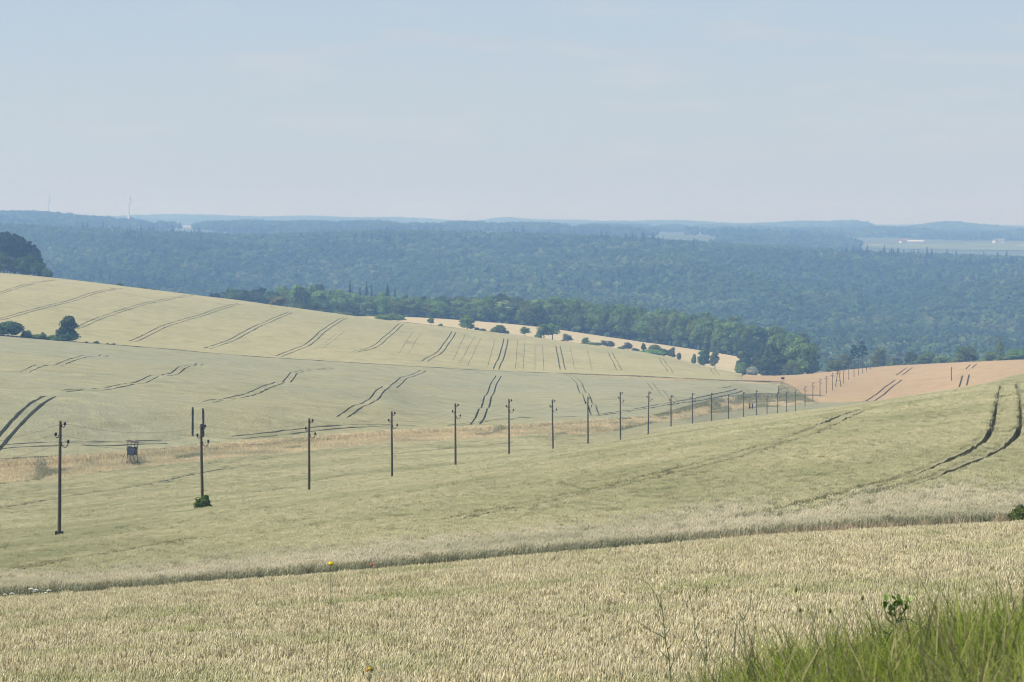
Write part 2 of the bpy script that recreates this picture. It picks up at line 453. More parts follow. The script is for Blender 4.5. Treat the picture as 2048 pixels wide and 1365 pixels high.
# ------------------------------------------------------------------ ground
def build_ground():
    step_u, step_y = 2, 1
    ui = np.arange(0, NU, step_u); yi = np.arange(0, NY, step_y)
    UU, YY = np.meshgrid(UG[ui], YG[yi]); XX = ux(UU, YY)
    V = np.stack([XX, YY, TT[np.ix_(yi, ui)]], -1).reshape(-1, 3)
    a = np.arange(len(yi)*len(ui)).reshape(len(yi), len(ui))
    Q = np.stack([a[:-1,:-1], a[:-1,1:], a[1:,1:], a[1:,:-1]], -1).reshape(-1, 4)
    c = np.zeros((len(V), 4)); c[:,3] = 1
    Yf = YY.ravel(); Uf = UU.ravel()
    c[:,:3] = (.17,.145,.08)                                   # soil and stubble under the crops
    c[Yf < 19, :3] = (.075,.075,.035)
    st = (Yf > Bend(Uf)-1) & (Yf < curveY(Y10, Uf)+2) & (Uf < 1660); c[st,:3] = (.42,.34,.21)
    st = (Yf > 76) & (Yf < 112); c[st,:3] = (.16,.12,.06)
    tr = (Yf > curveY(Y12, Uf)-45) & (Yf < curveY(Y12, Uf)+2) & (Uf > 1120) & (Uf < 1600); c[tr,:3] = (.50,.39,.24)
    hd = (Yf > curveY(Y13, Uf)+8) & (Yf < curveY(Y13, Uf)+27) & (Uf < 1490); c[hd,:3] = (.34,.29,.16)
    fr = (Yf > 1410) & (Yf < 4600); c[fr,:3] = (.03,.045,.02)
    fr = (Yf >= 4600); c[fr,:3] = (.085,.11,.055)
    me = mesh_np("ground", V, [Q], [], attrs={"zone": ('POINT', c)}, smooth=True)
    m, nt, b = new_mat("soil_and_meadow")
    at = N(nt, "ShaderNodeAttribute", attribute_name="zone")
    p = pos(nt)
    n1 = noise(nt, p, 1.4, 4, .65); n2 = noise(nt, p, .004, 4, .6)
    col = mix(nt, at.outputs["Color"], (.5,.5,.5), 0.)
    dk = nt.nodes.new("ShaderNodeMix"); dk.data_type = 'RGBA'; dk.blend_type = 'MULTIPLY'; dk.inputs[0].default_value = 1
    nt.links.new(col, dk.inputs[6]); nt.links.new(ramp(nt, n1, [(.3,(.55,.55,.5)),(.7,(1.25,1.22,1.2))]), dk.inputs[7])
    mu = nt.nodes.new("ShaderNodeMix"); mu.data_type = 'RGBA'; mu.blend_type = 'MULTIPLY'; mu.inputs[0].default_value = 1
    nt.links.new(dk.outputs[2], mu.inputs[6]); nt.links.new(ramp(nt, n2, [(.35,(.8,.9,.75)),(.65,(1.15,1.08,1.1))]), mu.inputs[7])
    nt.links.new(mu.outputs[2], b.inputs["Base Color"]); b.inputs["Roughness"].default_value = .95
    bump(nt, b, n1, .5, .15)
    me.materials.append(m)
    o = obj("ground", me); tag(o, kind="structure")
build_ground()

# ------------------------------------------------------------------ camera, light, sky, air
cam = bpy.data.cameras.new("camera"); camo = bpy.data.objects.new("camera", cam); link(camo)
cam.sensor_width = 36; cam.lens = 36*F/2048
cam.shift_y = -(682.5-V0)/2048; cam.clip_start = .5; cam.clip_end = 40000
camo.location = (0,0,0); camo.rotation_euler = (rad(90),0,0)
cam.dof.use_dof = True; cam.dof.focus_distance = 160; cam.dof.aperture_fstop = 12
SC.camera = camo

SUN_AZ, SUN_EL = rad(262), rad(55)      # azimuth clockwise from +Y
sd = Vector((math.sin(SUN_AZ)*math.cos(SUN_EL), math.cos(SUN_AZ)*math.cos(SUN_EL), math.sin(SUN_EL)))
sun = bpy.data.lights.new("sun", 'SUN'); sun.energy = 3.9; sun.angle = rad(.53); sun.color = (1,.955,.87)
so = link(bpy.data.objects.new("sun", sun)); so.rotation_euler = sd.to_track_quat('Z','Y').to_euler(); so.location = (-40, 20, 60)
W = bpy.data.worlds.new("World"); SC.world = W; W.use_nodes = True
wn = W.node_tree; wn.nodes.clear()
sky = wn.nodes.new("ShaderNodeTexSky"); sky.sky_type = 'NISHITA'; sky.sun_disc = False
sky.sun_elevation = SUN_EL; sky.sun_rotation = SUN_AZ; sky.altitude = 200; sky.air_density = 1.0; sky.dust_density = 1.3; sky.ozone_density = 2.0
bg = wn.nodes.new("ShaderNodeBackground"); bg.inputs[1].default_value = .11
wo = wn.nodes.new("ShaderNodeOutputWorld")

# summer haze veiling the lower sky: greyer and paler towards the horizon, a few faint wisps
tcw = wn.nodes.new("ShaderNodeTexCoord"); sxyz = wn.nodes.new("ShaderNodeSeparateXYZ"); wn.links.new(tcw.outputs["Generated"], sxyz.inputs[0])
veil = ramp(wn, mapr(wn, sxyz.outputs["Z"], 0, .12), [(0,(.374,.422,.446)),(.35,(.368,.424,.462)),(.75,(.338,.410,.492)),(1,(.30,.385,.50))])
wis = noise(wn, tcw.outputs["Generated"], 1.0, 5, .6, stretch=(14,14,90))
veil = mix(wn, veil, (.455,.45,.455), mapr(wn, wis, .50, .75, 0, .5))
skys = mix(wn, (0,0,0), sky.outputs[0], .11)
fac = mapr(wn, sxyz.outputs["Z"], .08, .7, .92, .15)
wn.links.new(mix(wn, skys, veil, fac), bg.inputs[0]); bg.inputs[1].default_value = 1.0
wn.links.new(bg.outputs[0], wo.inputs[0])

def build_haze():
    m = bpy.data.materials.new("hazy_air"); m.use_nodes = True; nt = m.node_tree; nt.nodes.clear()
    out = nt.nodes.new("ShaderNodeOutputMaterial"); v = nt.nodes.new("ShaderNodeVolumePrincipled")
    v.inputs["Absorption Color"].default_value = (.88,.70,.06,1); v.inputs["Color"].default_value = (.29,.515,.90,1); v.inputs["Density"].default_value = HAZE_D
    v.inputs["Anisotropy"].default_value = .1
    for k in ("Color Attribute","Density Attribute","Temperature Attribute"):
        if k in v.inputs: v.inputs[k].default_value = ""
    nt.links.new(v.outputs[0], out.inputs["Volume"]); m.cycles.volume_sampling = 'DISTANCE'
    lo, hi = float(TT.min())-1.5, 96.
    mb = MB(); mb.box((0, 7700, (lo+hi)/2), (12400, 15900, hi-lo))
    o = mb.build("haze", m); tag(o, kind="stuff")
HAZE_D = .00026
build_haze()
vs = SC.view_settings
vs.view_transform = 'Standard'; vs.look = 'None'; vs.exposure = 0.5; vs.gamma = 1
cy = SC.cycles
cy.use_denoising = True; cy.pixel_filter_type = 'BLACKMAN_HARRIS'; cy.filter_width = 1.15; cy.max_bounces = 6; cy.diffuse_bounces = 4; cy.glossy_bounces = 2; cy.transmission_bounces = 3
cy.volume_bounces = 1; cy.transparent_max_bounces = 4; cy.use_adaptive_sampling = True; cy.adaptive_threshold = .008
# ------------------------------------------------------------------ foliage
def leaf_mat(name, dark, light, transl=.25, val=.3):
    m = bpy.data.materials.new(name); m.use_nodes = True; nt = m.node_tree; nt.nodes.clear()
    out = nt.nodes.new("ShaderNodeOutputMaterial")
    d = nt.nodes.new("ShaderNodeBsdfDiffuse"); t = nt.nodes.new("ShaderNodeBsdfTranslucent")
    at = N(nt, "ShaderNodeAttribute", attribute_name="tint")
    oi = nt.nodes.new("ShaderNodeObjectInfo")
    c = mix(nt, dark, light, at.outputs["Fac"])
    hs = nt.nodes.new("ShaderNodeHueSaturation")
    nt.links.new(mapr(nt, oi.outputs["Random"], 0, 1, .47, .53), hs.inputs["Hue"])
    nt.links.new(mapr(nt, oi.outputs["Random"], 0, 1, 1-val, 1+val), hs.inputs["Value"])
    nt.links.new(c, hs.inputs["Color"])
    nt.links.new(hs.outputs[0], d.inputs[0]); nt.links.new(hs.outputs[0], t.inputs[0])
    ms = nt.nodes.new("ShaderNodeMixShader"); ms.inputs[0].default_value = transl
    nt.links.new(d.outputs[0], ms.inputs[1]); nt.links.new(t.outputs[0], ms.inputs[2])
    nt.links.new(ms.outputs[0], out.inputs[0])
    return m
M['leaf'] = leaf_mat("broad_leaves", (.085,.135,.036), (.195,.26,.07))
M['leaf_light'] = leaf_mat("pale_leaves", (.12,.165,.055), (.22,.275,.105))
M['leaf_dark'] = leaf_mat("dark_leaves", (.05,.085,.032), (.11,.155,.052))
M['leaf_tan'] = leaf_mat("dry_tan_leaves", (.12,.11,.045), (.20,.18,.08))
M['leaf_grey'] = leaf_mat("grey_green_leaves", (.10,.12,.07), (.17,.185,.115))
M['leaf_bush'] = leaf_mat("fresh_bush_leaves", (.075,.135,.014), (.17,.27,.04), .35)
M['needle'] = leaf_mat("dark_needles", (.016,.032,.020), (.036,.058,.034), .1)
M['pine'] = leaf_mat("pine_needles", (.022,.042,.026), (.05,.075,.042), .1)
M['bark'] = plain("bark", (.09,.07,.05), .9, .4, 3)
M['blossom'] = leaf_mat("cream_blossom", (.10,.14,.06), (.50,.49,.36), .2)

def unit(n, rng):
    v = rng.normal(size=(n,3)); return v/np.linalg.norm(v, axis=1)[:,None]

def cards(P_, Nn, size, rng, aspect=1.):
    n = len(P_)
    a = np.cross(Nn, unit(n, rng)); a /= np.linalg.norm(a, axis=1)[:,None]+1e-9
    b = np.cross(Nn, a); s = (size*(.65+.7*rng.random(n)))[:,None]
    V = np.stack([P_-a*s*aspect, P_-b*s*.55, P_+a*s*aspect, P_+b*s*.55], 1).reshape(-1,3)
    V += rng.normal(0, 1, V.shape)*(size*.12 if np.isscalar(size) else .02)
    return V, np.arange(4*n).reshape(n,4)

ICO_V = np.array([(-1,1.618,0),(1,1.618,0),(-1,-1.618,0),(1,-1.618,0),(0,-1,1.618),(0,1,1.618),(0,-1,-1.618),(0,1,-1.618),(1.618,0,-1),(1.618,0,1),(-1.618,0,-1),(-1.618,0,1)])/1.902
ICO_F = np.array([(0,11,5),(0,5,1),(0,1,7),(0,7,10),(0,10,11),(1,5,9),(5,11,4),(11,10,2),(10,7,6),(7,1,8),(3,9,4),(3,4,2),(3,2,6),(3,6,8),(3,8,9),(4,9,5),(2,4,11),(6,2,10),(8,6,7),(9,8,1)])

def lobes_mesh(name, C, Rr, per, size, mat, rng, core=.72, squash=.85, extra=None, nj=.45):
    """crown: leaf clusters round many lobes + a rough core in each lobe"""
    n = len(C)
    d = unit(n*per, rng); d[:,2] = np.where(d[:,2] < -.35, -d[:,2], d[:,2])
    c = np.repeat(C, per, 0); r = np.repeat(Rr, per)
    k = (.80+.30*rng.random(n*per))
    Pp = c + d*(r*k)[:,None]*np.array([1,1,squash])
    nr = d + nj*rng.normal(size=d.shape); nr /= np.linalg.norm(nr, axis=1)[:,None]
    V, Q = cards(Pp, nr, size, rng)
    lt = rng.random(n); tint = np.clip(np.repeat(np.repeat(lt, per)*.6+.4*rng.random(n*per), 4), 0, 1)
    vs = [V]; tris = []; off = len(V); tn = [tint]
    if core > 0:
        for i in range(n):
            b = ICO_V*Rr[i]*core*(.85+.3*rng.random((12,1)))*np.array([1,1,squash])+C[i]
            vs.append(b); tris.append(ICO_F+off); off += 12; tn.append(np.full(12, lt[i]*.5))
    if extra is not None:
        vs.append(extra[0]); tris.append(extra[1]+off); tn.append(np.full(len(extra[0]), .2))
    return mesh_np(name, np.vstack(vs), [Q, np.vstack(tris) if tris else []], [mat], attrs={"tint": ('POINT', np.concatenate(tn))})

def crown_round(name, H, Wd, mat, rng, nl=26, per=42, size=.55, base=.18, core=.72, top=1., squash=.85, flat=1., nj=.45):
    """lobes over an egg-shaped crown; H overall height, Wd overall width"""
    z0 = base*H; hc = (H-z0)/2; cz = z0+hc
    d = unit(nl, rng); d[:,2] = np.where(d[:,2] < -.75, -d[:,2], d[:,2])
    rr = Wd*(.15+.09*rng.random(nl))
    k = .45+.55*rng.random(nl)**.5
    ex = np.column_stack([(Wd/2-rr)*k, (Wd/2-rr)*k, (hc-rr*squash)*k])
    C = d*ex*(1+.12*rng.normal(size=(nl,1))); C[:,2] += cz
    C[:nl//8] *= np.array([.5,.5,1]);
    return lobes_mesh(name, C, rr, per, size, mat, rng, core, squash, None, nj)

def trunk_mesh(H, r, rng, limbs=4, top=.6, spread=.25):
    mb = MB()
    mb.tube([(0,0,-.6),(0.02*H*rng.normal()*.3,0,.25*H),(0.02*H*rng.normal(),.02*H*rng.normal(),top*H)], [r*1.25, r*.85, r*.35], 7)
    for i in range(limbs):
        a = rng.random()*6.28; z = H*(.25+.3*rng.random()); l = H*spread*(.7+.6*rng.random())
        mb.tube([(0,0,z),(math.cos(a)*l*.5,math.sin(a)*l*.5,z+l*.45),(math.cos(a)*l,math.sin(a)*l,z+l*1.1)], [r*.45,r*.3,r*.12], 5)
    return mb.mesh("trunk", M['bark'])

def conifer_mesh(name, H, Wd, mat, rng, tiers=16, per=16, size=.8, base=.08, power=.9):
    Pp = []; Nn = []
    for i in range(tiers):
        t = i/(tiers-1); z = H*(base+(1-base)*t*.97); r = Wd/2*(1-t)**power*(.8+.4*rng.random())+.12
        for k in range(max(5, int(per*(1-t*.7)))):
            a = rng.random()*6.283
            for q in (1., .62, .3):
                rr = r*q*(.8+.35*rng.random())
                Pp.append((math.cos(a)*rr, math.sin(a)*rr, z-rr*.35+H*.02*rng.normal()))
                Nn.append((math.cos(a)*.6+.3*rng.normal(), math.sin(a)*.6+.3*rng.normal(), .8))
    Pp = np.array(Pp); Nn = np.array(Nn); Nn /= np.linalg.norm(Nn, axis=1)[:,None]
    V, Q = cards(Pp, Nn, size*(1.15-.75*np.clip(Pp[:,2]/H, 0, 1)), rng)
    nb = 7; cv = [(Wd*.3*math.cos(k*6.283/nb), Wd*.3*math.sin(k*6.283/nb), H*base) for k in range(nb)]+[(0,0,H*.93)]
    ct = np.array([(k, (k+1) % nb, nb) for k in range(nb)])
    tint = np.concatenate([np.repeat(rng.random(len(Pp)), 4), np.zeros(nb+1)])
    return mesh_np(name, np.vstack([V, np.array(cv)]), [Q, ct+len(V)], [mat], attrs={"tint": ('POINT', tint)})

def pine_mesh(name, H, Wd, mat, rng, nl=16, per=40, size=.6):
    C = []; Rr = []
    for i in range(nl):
        t = rng.random(); z = H*(.5+.46*t); r = Wd/2*(1-.65*t)*rng.random()**.5; a = rng.random()*6.283
        C.append((math.cos(a)*r, math.sin(a)*r, z)); Rr.append(Wd*(.085+.085*rng.random())*(1-.3*t))
    return lobes_mesh(name, np.array(C), np.array(Rr), per, size, mat, rng, .45, .55)

# unit-height library (height 10) shared by copies
def lib(kind, n, fn): return [fn(np.random.default_rng(100*hash_(kind)+i)) for i in range(n)]
def hash_(s): return sum(ord(c)*(i+3) for i, c in enumerate(s)) % 977
L = {}
def add_lib(kind, n, crown, trunk): L[kind] = [(crown(np.random.default_rng(hash_(kind)*10+i)), trunk(np.random.default_rng(hash_(kind)*20+i))) for i in range(n)]
tr0 = lambda g: trunk_mesh(10, .28, g, 4, .62)
add_lib('oak', 5, lambda g: crown_round("crown", 10, 9, M['leaf'], g, 36, 70, .42, -.04), tr0)
add_lib('tall', 5, lambda g: crown_round("crown", 10, 6.4, M['leaf'], g, 36, 60, .38, -.08), tr0)
add_lib('light', 4, lambda g: crown_round("crown", 10, 7, M['leaf_light'], g, 32, 60, .40, -.04), tr0)
add_lib('dark', 4, lambda g: crown_round("crown", 10, 7, M['leaf_dark'], g, 32, 60, .40, -.08), tr0)
add_lib('grey', 3, lambda g: crown_round("crown", 10, 8, M['leaf_grey'], g, 26, 55, .45, .0, core=.55), tr0)
add_lib('tan', 2, lambda g: crown_round("crown", 10, 12, M['leaf_tan'], g, 30, 60, .5, .08), tr0)
add_lib('open', 4, lambda g: crown_round("crown", 10, 8.5, M['leaf'], g, 22, 60, .48, .10, core=.45), tr0)
bsh = lambda g: trunk_mesh(10, .2, g, 6, .35, .3)
add_lib('bush', 5, lambda g: crown_round("crown", 10, 13, M['leaf'], g, 26, 70, .6, -.2, squash=.9), bsh)
add_lib('bush_dark', 3, lambda g: crown_round("crown", 10, 13, M['leaf_dark'], g, 26, 70, .6, -.05, squash=.9), bsh)
add_lib('bush_light', 3, lambda g: crown_round("crown", 10, 13, M['leaf_light'], g, 26, 70, .6, -.05, squash=.9), bsh)
add_lib('low', 4, lambda g: crown_round("crown", 10, 26, M['leaf'], g, 30, 80, 1.0, -.1, squash=.7), bsh)
add_lib('blossom', 1, lambda g: crown_round("crown", 10, 11, M['blossom'], g, 26, 70, .6, -.05), bsh)
add_lib('spruce', 4, lambda g: conifer_mesh("crown", 10, 4.2, M['needle'], g, 20, 18, .42), lambda g: trunk_mesh(10, .16, g, 0, .9))
add_lib('poplar', 2, lambda g: conifer_mesh("crown", 10, 4.6, M['leaf'], g, 20, 22, .45, .02, .6), lambda g: trunk_mesh(10, .2, g, 3, .8))
add_lib('pine', 5, lambda g: pine_mesh("crown", 10, 6.5, M['pine'], g, 36, 34, .40), lambda g: trunk_mesh(10, .2, g, 5, .9, .2))
add_lib('pine_thin', 2, lambda g: pine_mesh("crown", 10, 4.2, M['pine'], g, 24, 36, .34), lambda g: trunk_mesh(10, .16, g, 5, .92, .14))

def tree(kind, u, Y, vtop=None, H=None, wpx=None, name="tree", label=None, cat="tree", group=None, var=None, rz=None, x=None):
    x = float(ux(u, Y)) if x is None else x; z = float(tz(x, Y))
    if vtop is not None: H = (-Y*(vtop-V0)/F) - z
    H = max(H, .5)
    k = L[kind]; cm, tm = k[(int(R.integers(len(k))) if var is None else var) % len(k)]
    o = empty(name, (x, Y, z-.02*H), float(R.random()*6.28) if rz is None else rz)
    sx = sz = H/10
    if wpx is not None:
        co = np.empty(len(cm.vertices)*3, np.float32); cm.vertices.foreach_get("co", co); co = co.reshape(-1,3)
        sx = (wpx*Y/F)/(np.percentile(np.abs(co[:,:2]), 98)*2)
    o.scale = (sx, sx, sz)
    obj("trunk", tm, o); obj("crown", cm, o)
    tag(o, label, cat, group)
    return o

# ---- hedge trees on the crest between the far field and the pale strip
HG = "trees and bushes along the crest hedge"
def hy(u, d=16): return float(curveY(Y13, u))+d
def hedge(kind, u, vt, w, label, name="tree", cat="tree", d=16, **k): return tree(kind, u, hy(u, d), vt, None, w, name, label, cat, HG, **k)
hedge('tan', 558, 593, 33, "round tan green tree standing alone before the dark end of the wood")
hedge('bush', 601, 609, 20, "rounded green bush between the tan tree and a darker bush", "bush", "bush")
hedge('bush_dark', 630, 605, 23, "dark round bush right of the tan tree on the crest", "bush", "bush")
hedge('low', 681, 625, 46, "long low bush hugging the crest line", "bush", "bush")
hedge('low', 778, 628, 52, "widest low green bush on the crest at the start of the pale strip", "bush", "bush")
hedge('open', 862, 636, 15, "slender small tree left of the big round one on the crest")
hedge('bush', 881, 647, 9, "tiny round bush alone in the pale strip hedge", "bush", "bush")
hedge('oak', 935, 632, 31, "big round dense green tree on the crest with a bush at its foot")
hedge('bush_dark', 954, 655, 10, "small dark bush touching the foot of the big round tree", "bush", "bush")
hedge('bush', 964, 657, 15, "low dark bush just right of the big round tree", "bush", "bush")
hedge('bush', 997, 649, 27, "dome shaped green bush sitting by itself on the crest", "bush", "bush")
hedge('bush_light', 1012, 661, 12, "small grey green bush leaning on the dome shaped bush", "bush", "bush")
hedge('open', 1050, 655, 18, "little tree on a bare trunk between the dome bush and the widest crown")
hedge('bush', 1077, 666, 15, "round bush at the left foot of the widest crown on the crest", "bush", "bush")
hedge('open', 1088, 647, 27, "left crown of the widest tree pair on the crest with gaps in the leaves")
hedge('open', 1105, 649, 25, "right crown of the widest tree pair on the crest with gaps in the leaves", d=18)
hedge('grey', 1134, 668, 21, "grey green small tree right of the widest pair")
hedge('open', 1171, 675, 15, "small open tree rising out of a low bush")
hedge('low', 1184, 685, 42, "low bush spreading under the small open tree", "bush", "bush")
hedge('grey', 1208, 680, 15, "greyish tree, left half of a touching pair in the hedge")
hedge('grey', 1221, 681, 18, "greyish tree, right half of a touching pair in the hedge")
hedge('bush', 1241, 693, 13, "small bush in the gap between two greyish trees", "bush", "bush")
hedge('grey', 1256, 684, 19, "greyish bushy tree with a slope on its right side")
hedge('bush', 1271, 696, 14, "small bush joining the greyish tree to the long dark bush", "bush", "bush")
hedge('open', 1287, 688, 11, "narrow little tree poking out of the long dark bush")
hedge('bush', 1309, 688, 24, "pale feathery bush on top of the long dark hedge bush", "bush", "bush")
hedge('low', 1306, 699, 64, "long dark bush, densest stretch of the hedge", "bush", "bush", d=12)
hedge('bush_dark', 1327, 697, 20, "dark rounded end of the long hedge bush", "bush", "bush", d=13)
hedge('grey', 1344, 695, 16, "small grey round tree right of the long dark bush")
hedge('bush_light', 1358, 705, 9, "tiny pale bush on the weedy bank", "bush", "bush")
hedge('bush', 1388, 706, 9, "small green bush left of the dark flat topped tree", "bush", "bush")
hedge('dark', 1408, 699, 23, "dark flat topped tree on the weedy bank")
hedge('open', 1430, 701, 18, "thin leaved small tree, last one on the weedy bank")
# hedge bottom between grey and yellow field at left
BG = "bushes along the field boundary on the left slope"
def by(u): return float(curveY(Y12, u))+1.
tree('bush_dark', 16, by(16)+3, 641, None, 62, "bush", "large dome shaped dark bush cut by the photo edge", "bush", BG)
tree('bush', 52, by(52)+2, 660, None, 22, "bush", "ragged bush tapering off from the large dark dome", "bush", BG)
tree('bush', 76, by(76)+1, 668, None, 30, "bush", "low bush between the dark dome and the lone tree", "bush", BG)
tree('bush', 86, by(86)+2, 664, None, 14, "bush", "spiky bush top sticking out of the low hedge", "bush", BG)
tree('bush', 106, by(106)+1, 669, None, 28, "bush", "low green bush at the left foot of the lone tree", "bush", BG)
o = tree('dark', 134, by(134)+2, 633, None, 39, "tree", "lone dark green tree with thick lower growth at the field boundary", "tree", var=1)
obj("lower_growth", L['bush_dark'][1][0], o).scale = (.72,.72,.5)
for u, vt, w, lb in ((173,683,7,"smallest leafy tuft on the boundary"),(192,682,13,"bushy green tuft on the boundary, second right of the lone tree"),(215,686,8,"thin dark tuft on the boundary beside a brownish bush"),(226,687,13,"brownish low bush, last one right of the lone tree")):
    tree('grey' if u > 220 else 'bush', u, by(u), vt, None, w, "bush", lb, "bush", BG)

for u, vt, w, lb in ((238,566,14,"small dark bush top peeping over the bare crest of the yellow field"),(285,574,18,"left of two low green bushes behind the bare crest"),(305,577,16,"right of two low green bushes behind the bare crest")):
    tree('bush_dark', u, float(curveY(Y13, u))+30, vt, None, w, "bush", lb, "bush", "bushes behind the bare crest")
# ---- dark pine clump at the left edge
PG = "pines and undergrowth trees of the clump on the hilltop"
for i, (u, vt, w, k) in enumerate(((-75,455,40,'pine'),(-45,458,40,'pine'),(-18,461,40,'pine'),(2,463,34,'pine'),(14,462,32,'pine'),(31,466,34,'pine'),(45,477,26,'pine'),(56,481,28,'pine'),(67,488,26,'pine'),(75,501,22,'pine'),(80,514,20,'pine'),(40,472,30,'pine'),(20,470,30,'pine'))):
    tree(k, u, 1182+float(R.random()*14), vt, None, w, "pine_tree", "dark pine with flat needle clumps in the hilltop clump at the left edge", "pine tree", PG)
for i, (u, vt, w) in enumerate(((-50,505,40),(-20,505,40),(8,503,36),(30,514,30),(44,512,30),(58,508,26),(70,520,24),(84,524,20))):
    tree('dark', u, 1168+float(R.random()*8), vt, None, w, "tree", "dark leafy tree under the pines of the hilltop clump", "tree", PG)
tree('bush_dark', 92, 1166, 536, None, 18, "bush", "dark low bush at the right foot of the pine clump", "bush", PG)
tree('bush_dark', 100, 1166, 542, None, 12, "bush", "last small dark bush where the pine clump meets the crest", "bush", PG)

# ---- the wood behind the pale field
WG = "leafy trees of the wood behind the pale field"
topW = lambda u: np.interp(u, [380,440,500,540,600,640,700,760,800,900,1024,1100,1180,1262,1290,1350,1430,1500,1560,1600,1640], [590,586,580,572,571,572,580,588,590,592,594,592,591,597,611,612,627,645,656,662,672])
edgeW = lambda u: np.where(u < 600, curveY(Y13,u)+230, np.minimum(curveY(np.array([1400,1400,1400,1400,1402,1408,1390,1330,1330,1330,1330.]), u), 1420))
for row in range(4):
    for u in np.arange(392+7*row, 1600, 20 if row else 18):
        uj = u+R.normal(0, 4); Y = float(edgeW(np.array([uj]))[0])+5+row*11+R.normal(0,2.5)
        if uj > 1500 and row == 0: continue
        left = uj < 620
        kind = R.choice(['dark','dark','pine','dark'] if left and uj < 540 else ['oak','oak','tall','light' if row < 2 else 'oak','dark'])
        vt = float(topW(uj))+R.normal(4, 5)+(14*(R.random()**2) if row == 0 else 0)
        if row == 0 and R.random() < .3: vt += 12
        zg = float(tz(ux(uj, Y), Y)); H_ = float(np.clip(-Y*(vt-V0)/F-zg, 9, 20.5 if uj > 640 else 24)); vt = V0-F*(zg+H_)/Y
        lb = {'light':"pale green leafy tree in the wood behind the pale field", 'dark':"dark green leafy tree in the wood behind the pale field", 'pine':"dark pine at the left end of the wood behind the crest"}.get(kind, "mid green leafy tree in the wood behind the pale field")
        tree(kind, uj, Y, vt, None, 37+R.normal(0,5), "pine_tree" if kind == 'pine' else "tree", lb, "pine tree" if kind == 'pine' else "tree", WG)
# low scrub along the foot of the wood
for u in np.arange(800, 1480, 26):
    uj = u+R.normal(0, 8); Y = float(edgeW(np.array([uj]))[0])-1
    tree('bush' if R.random() < .6 else 'bush_light', uj, Y, None, 2.2+2.2*R.random(), None, "bush", "low bush at the sunny foot of the wood behind the pale field", "bush", "bushes at the foot of the wood")
for u, vt, w, lb in ((700,557,27,"tallest spruce standing above the wood"),(645,562,20,"narrow spruce top left of the tallest spruce"),(733,563,28,"second tallest spruce, right of the tallest one"),(743,568,20,"thin spruce leaning against the second tallest one"),(720,571,20,"small spruce between the two tallest ones"),(775,567,32,"broad dark spruce standing apart right of the spruce group"),(790,572,16,"spruce on the right flank of the broad dark spruce"),(813,586,12,"small dark spruce tip in the pale green stretch of the wood"),(570,568,14,"dark spruce tip near the left end of the wood")):
    tree('spruce', u, 1452, vt, None, w, "spruce_tree", lb, "spruce tree", "spruces standing above the wood")
# ---- big trees at the corner of the pink field
CG = "trees at the corner where the wood meets the pink field"
for k, u, Y, vt, w, lb in (('dark',1489,1186,702,30,"dark round tree at the left end of the corner clump"),('bush',1483,1172,721,26,"pale leafy bush at the left foot of the corner clump"),('dark',1524,1200,690,40,"dark tree in the middle of the corner clump"),('dark',1545,1196,683,42,"darkest tall tree of the corner clump"),
        ('tall',1572,1205,672,44,"tall green tree left of the biggest corner tree"),('oak',1603,1190,677,62,"biggest broad tree of the corner clump at the pink field"),('tall',1625,1192,683,28,"tree forming the right edge of the corner clump"),('dark',1560,1184,706,40,"lower dark tree at the front of the corner clump"),('bush',1585,1178,722,40,"wide bush under the biggest corner tree"),('dark',1535,1176,716,34,"dark bushy tree behind the blossoming elder"),('tall',1550,1230,668,40,"tree rising behind the corner clump")):
    tree(k, u, Y, vt, None, w, "tree" if k != 'bush' else "bush", lb, "tree" if k != 'bush' else "bush", CG)
tree('blossom', 1505, 1168, 732, None, 26, "elder_bush", "cream blossoming elder bush at the foot of the corner trees", "bush")
# ---- trees behind the pink field
RG = "trees behind the pink field"
def ry_(u, d=22): return float(curveY(Y13, u))+d
for k, u, vt, w, lb in (('bush',1668,718,28,"round green bush, first one right of the field gap"),('light',1690,704,26,"light green tree beside the two thin pines"),('pine_thin',1708,689,17,"shorter of two thin pines behind the pole line"),('pine_thin',1725,682,20,"taller of two thin pines behind the pole line"),
        ('light',1757,692,26,"pale feathery tree standing apart right of the thin pines"),('grey',1789,712,30,"hazy grey round tree behind the low scrub"),('bush_dark',1822,703,24,"dark pointed tree left of the round pair"),('oak',1856,704,32,"round mid green tree left of the yellowish bush"),
        ('bush_light',1884,710,34,"yellowish green bush between two round trees"),('oak',1932,691,38,"largest round tree behind the pink field"),('bush_light',1912,716,18,"small pale bush at the left foot of the largest round tree"),('tall',1984,703,32,"leafy tree at the foot of the tall pointed one"),('poplar',1999,667,26,"tall pointed tree overtopping the rest at the right"),
        ('oak',2034,697,38,"broad tree right of the tall pointed one"),('bush',1966,718,26,"low bush at the left foot of the tall pointed tree"),('bush',2012,712,30,"bush at the right foot of the tall pointed tree"),('bush_light',2040,709,30,"pale bush at the right photo edge"),('oak',2075,695,44,"broad tree just past the right photo edge"),('bush',1838,719,22,"low bush under the dark pointed tree"),('bush',1874,716,20,"low bush left of the yellowish bush"),('bush',1900,719,18,"low bush right of the yellowish bush")):
    nm = "pine_tree" if 'pine' in k else ("bush" if 'bush' in k else "tree")
    tree(k, u, ry_(u, 22+float(R.random()*10)), vt, None, w, nm, lb, nm.replace('_',' '), RG)
for u in (1700,1722,1745,1752,1776,1786,1795,1804,1813,1826):
    tree('grey' if u % 2 else 'bush', u+R.normal(0,2), ry_(u, 17), None, 1.6+1.4*R.random(), 9, "bush", "small scrubby bush on the far edge of the pink field", "bush", "scrub on the far edge of the pink field")

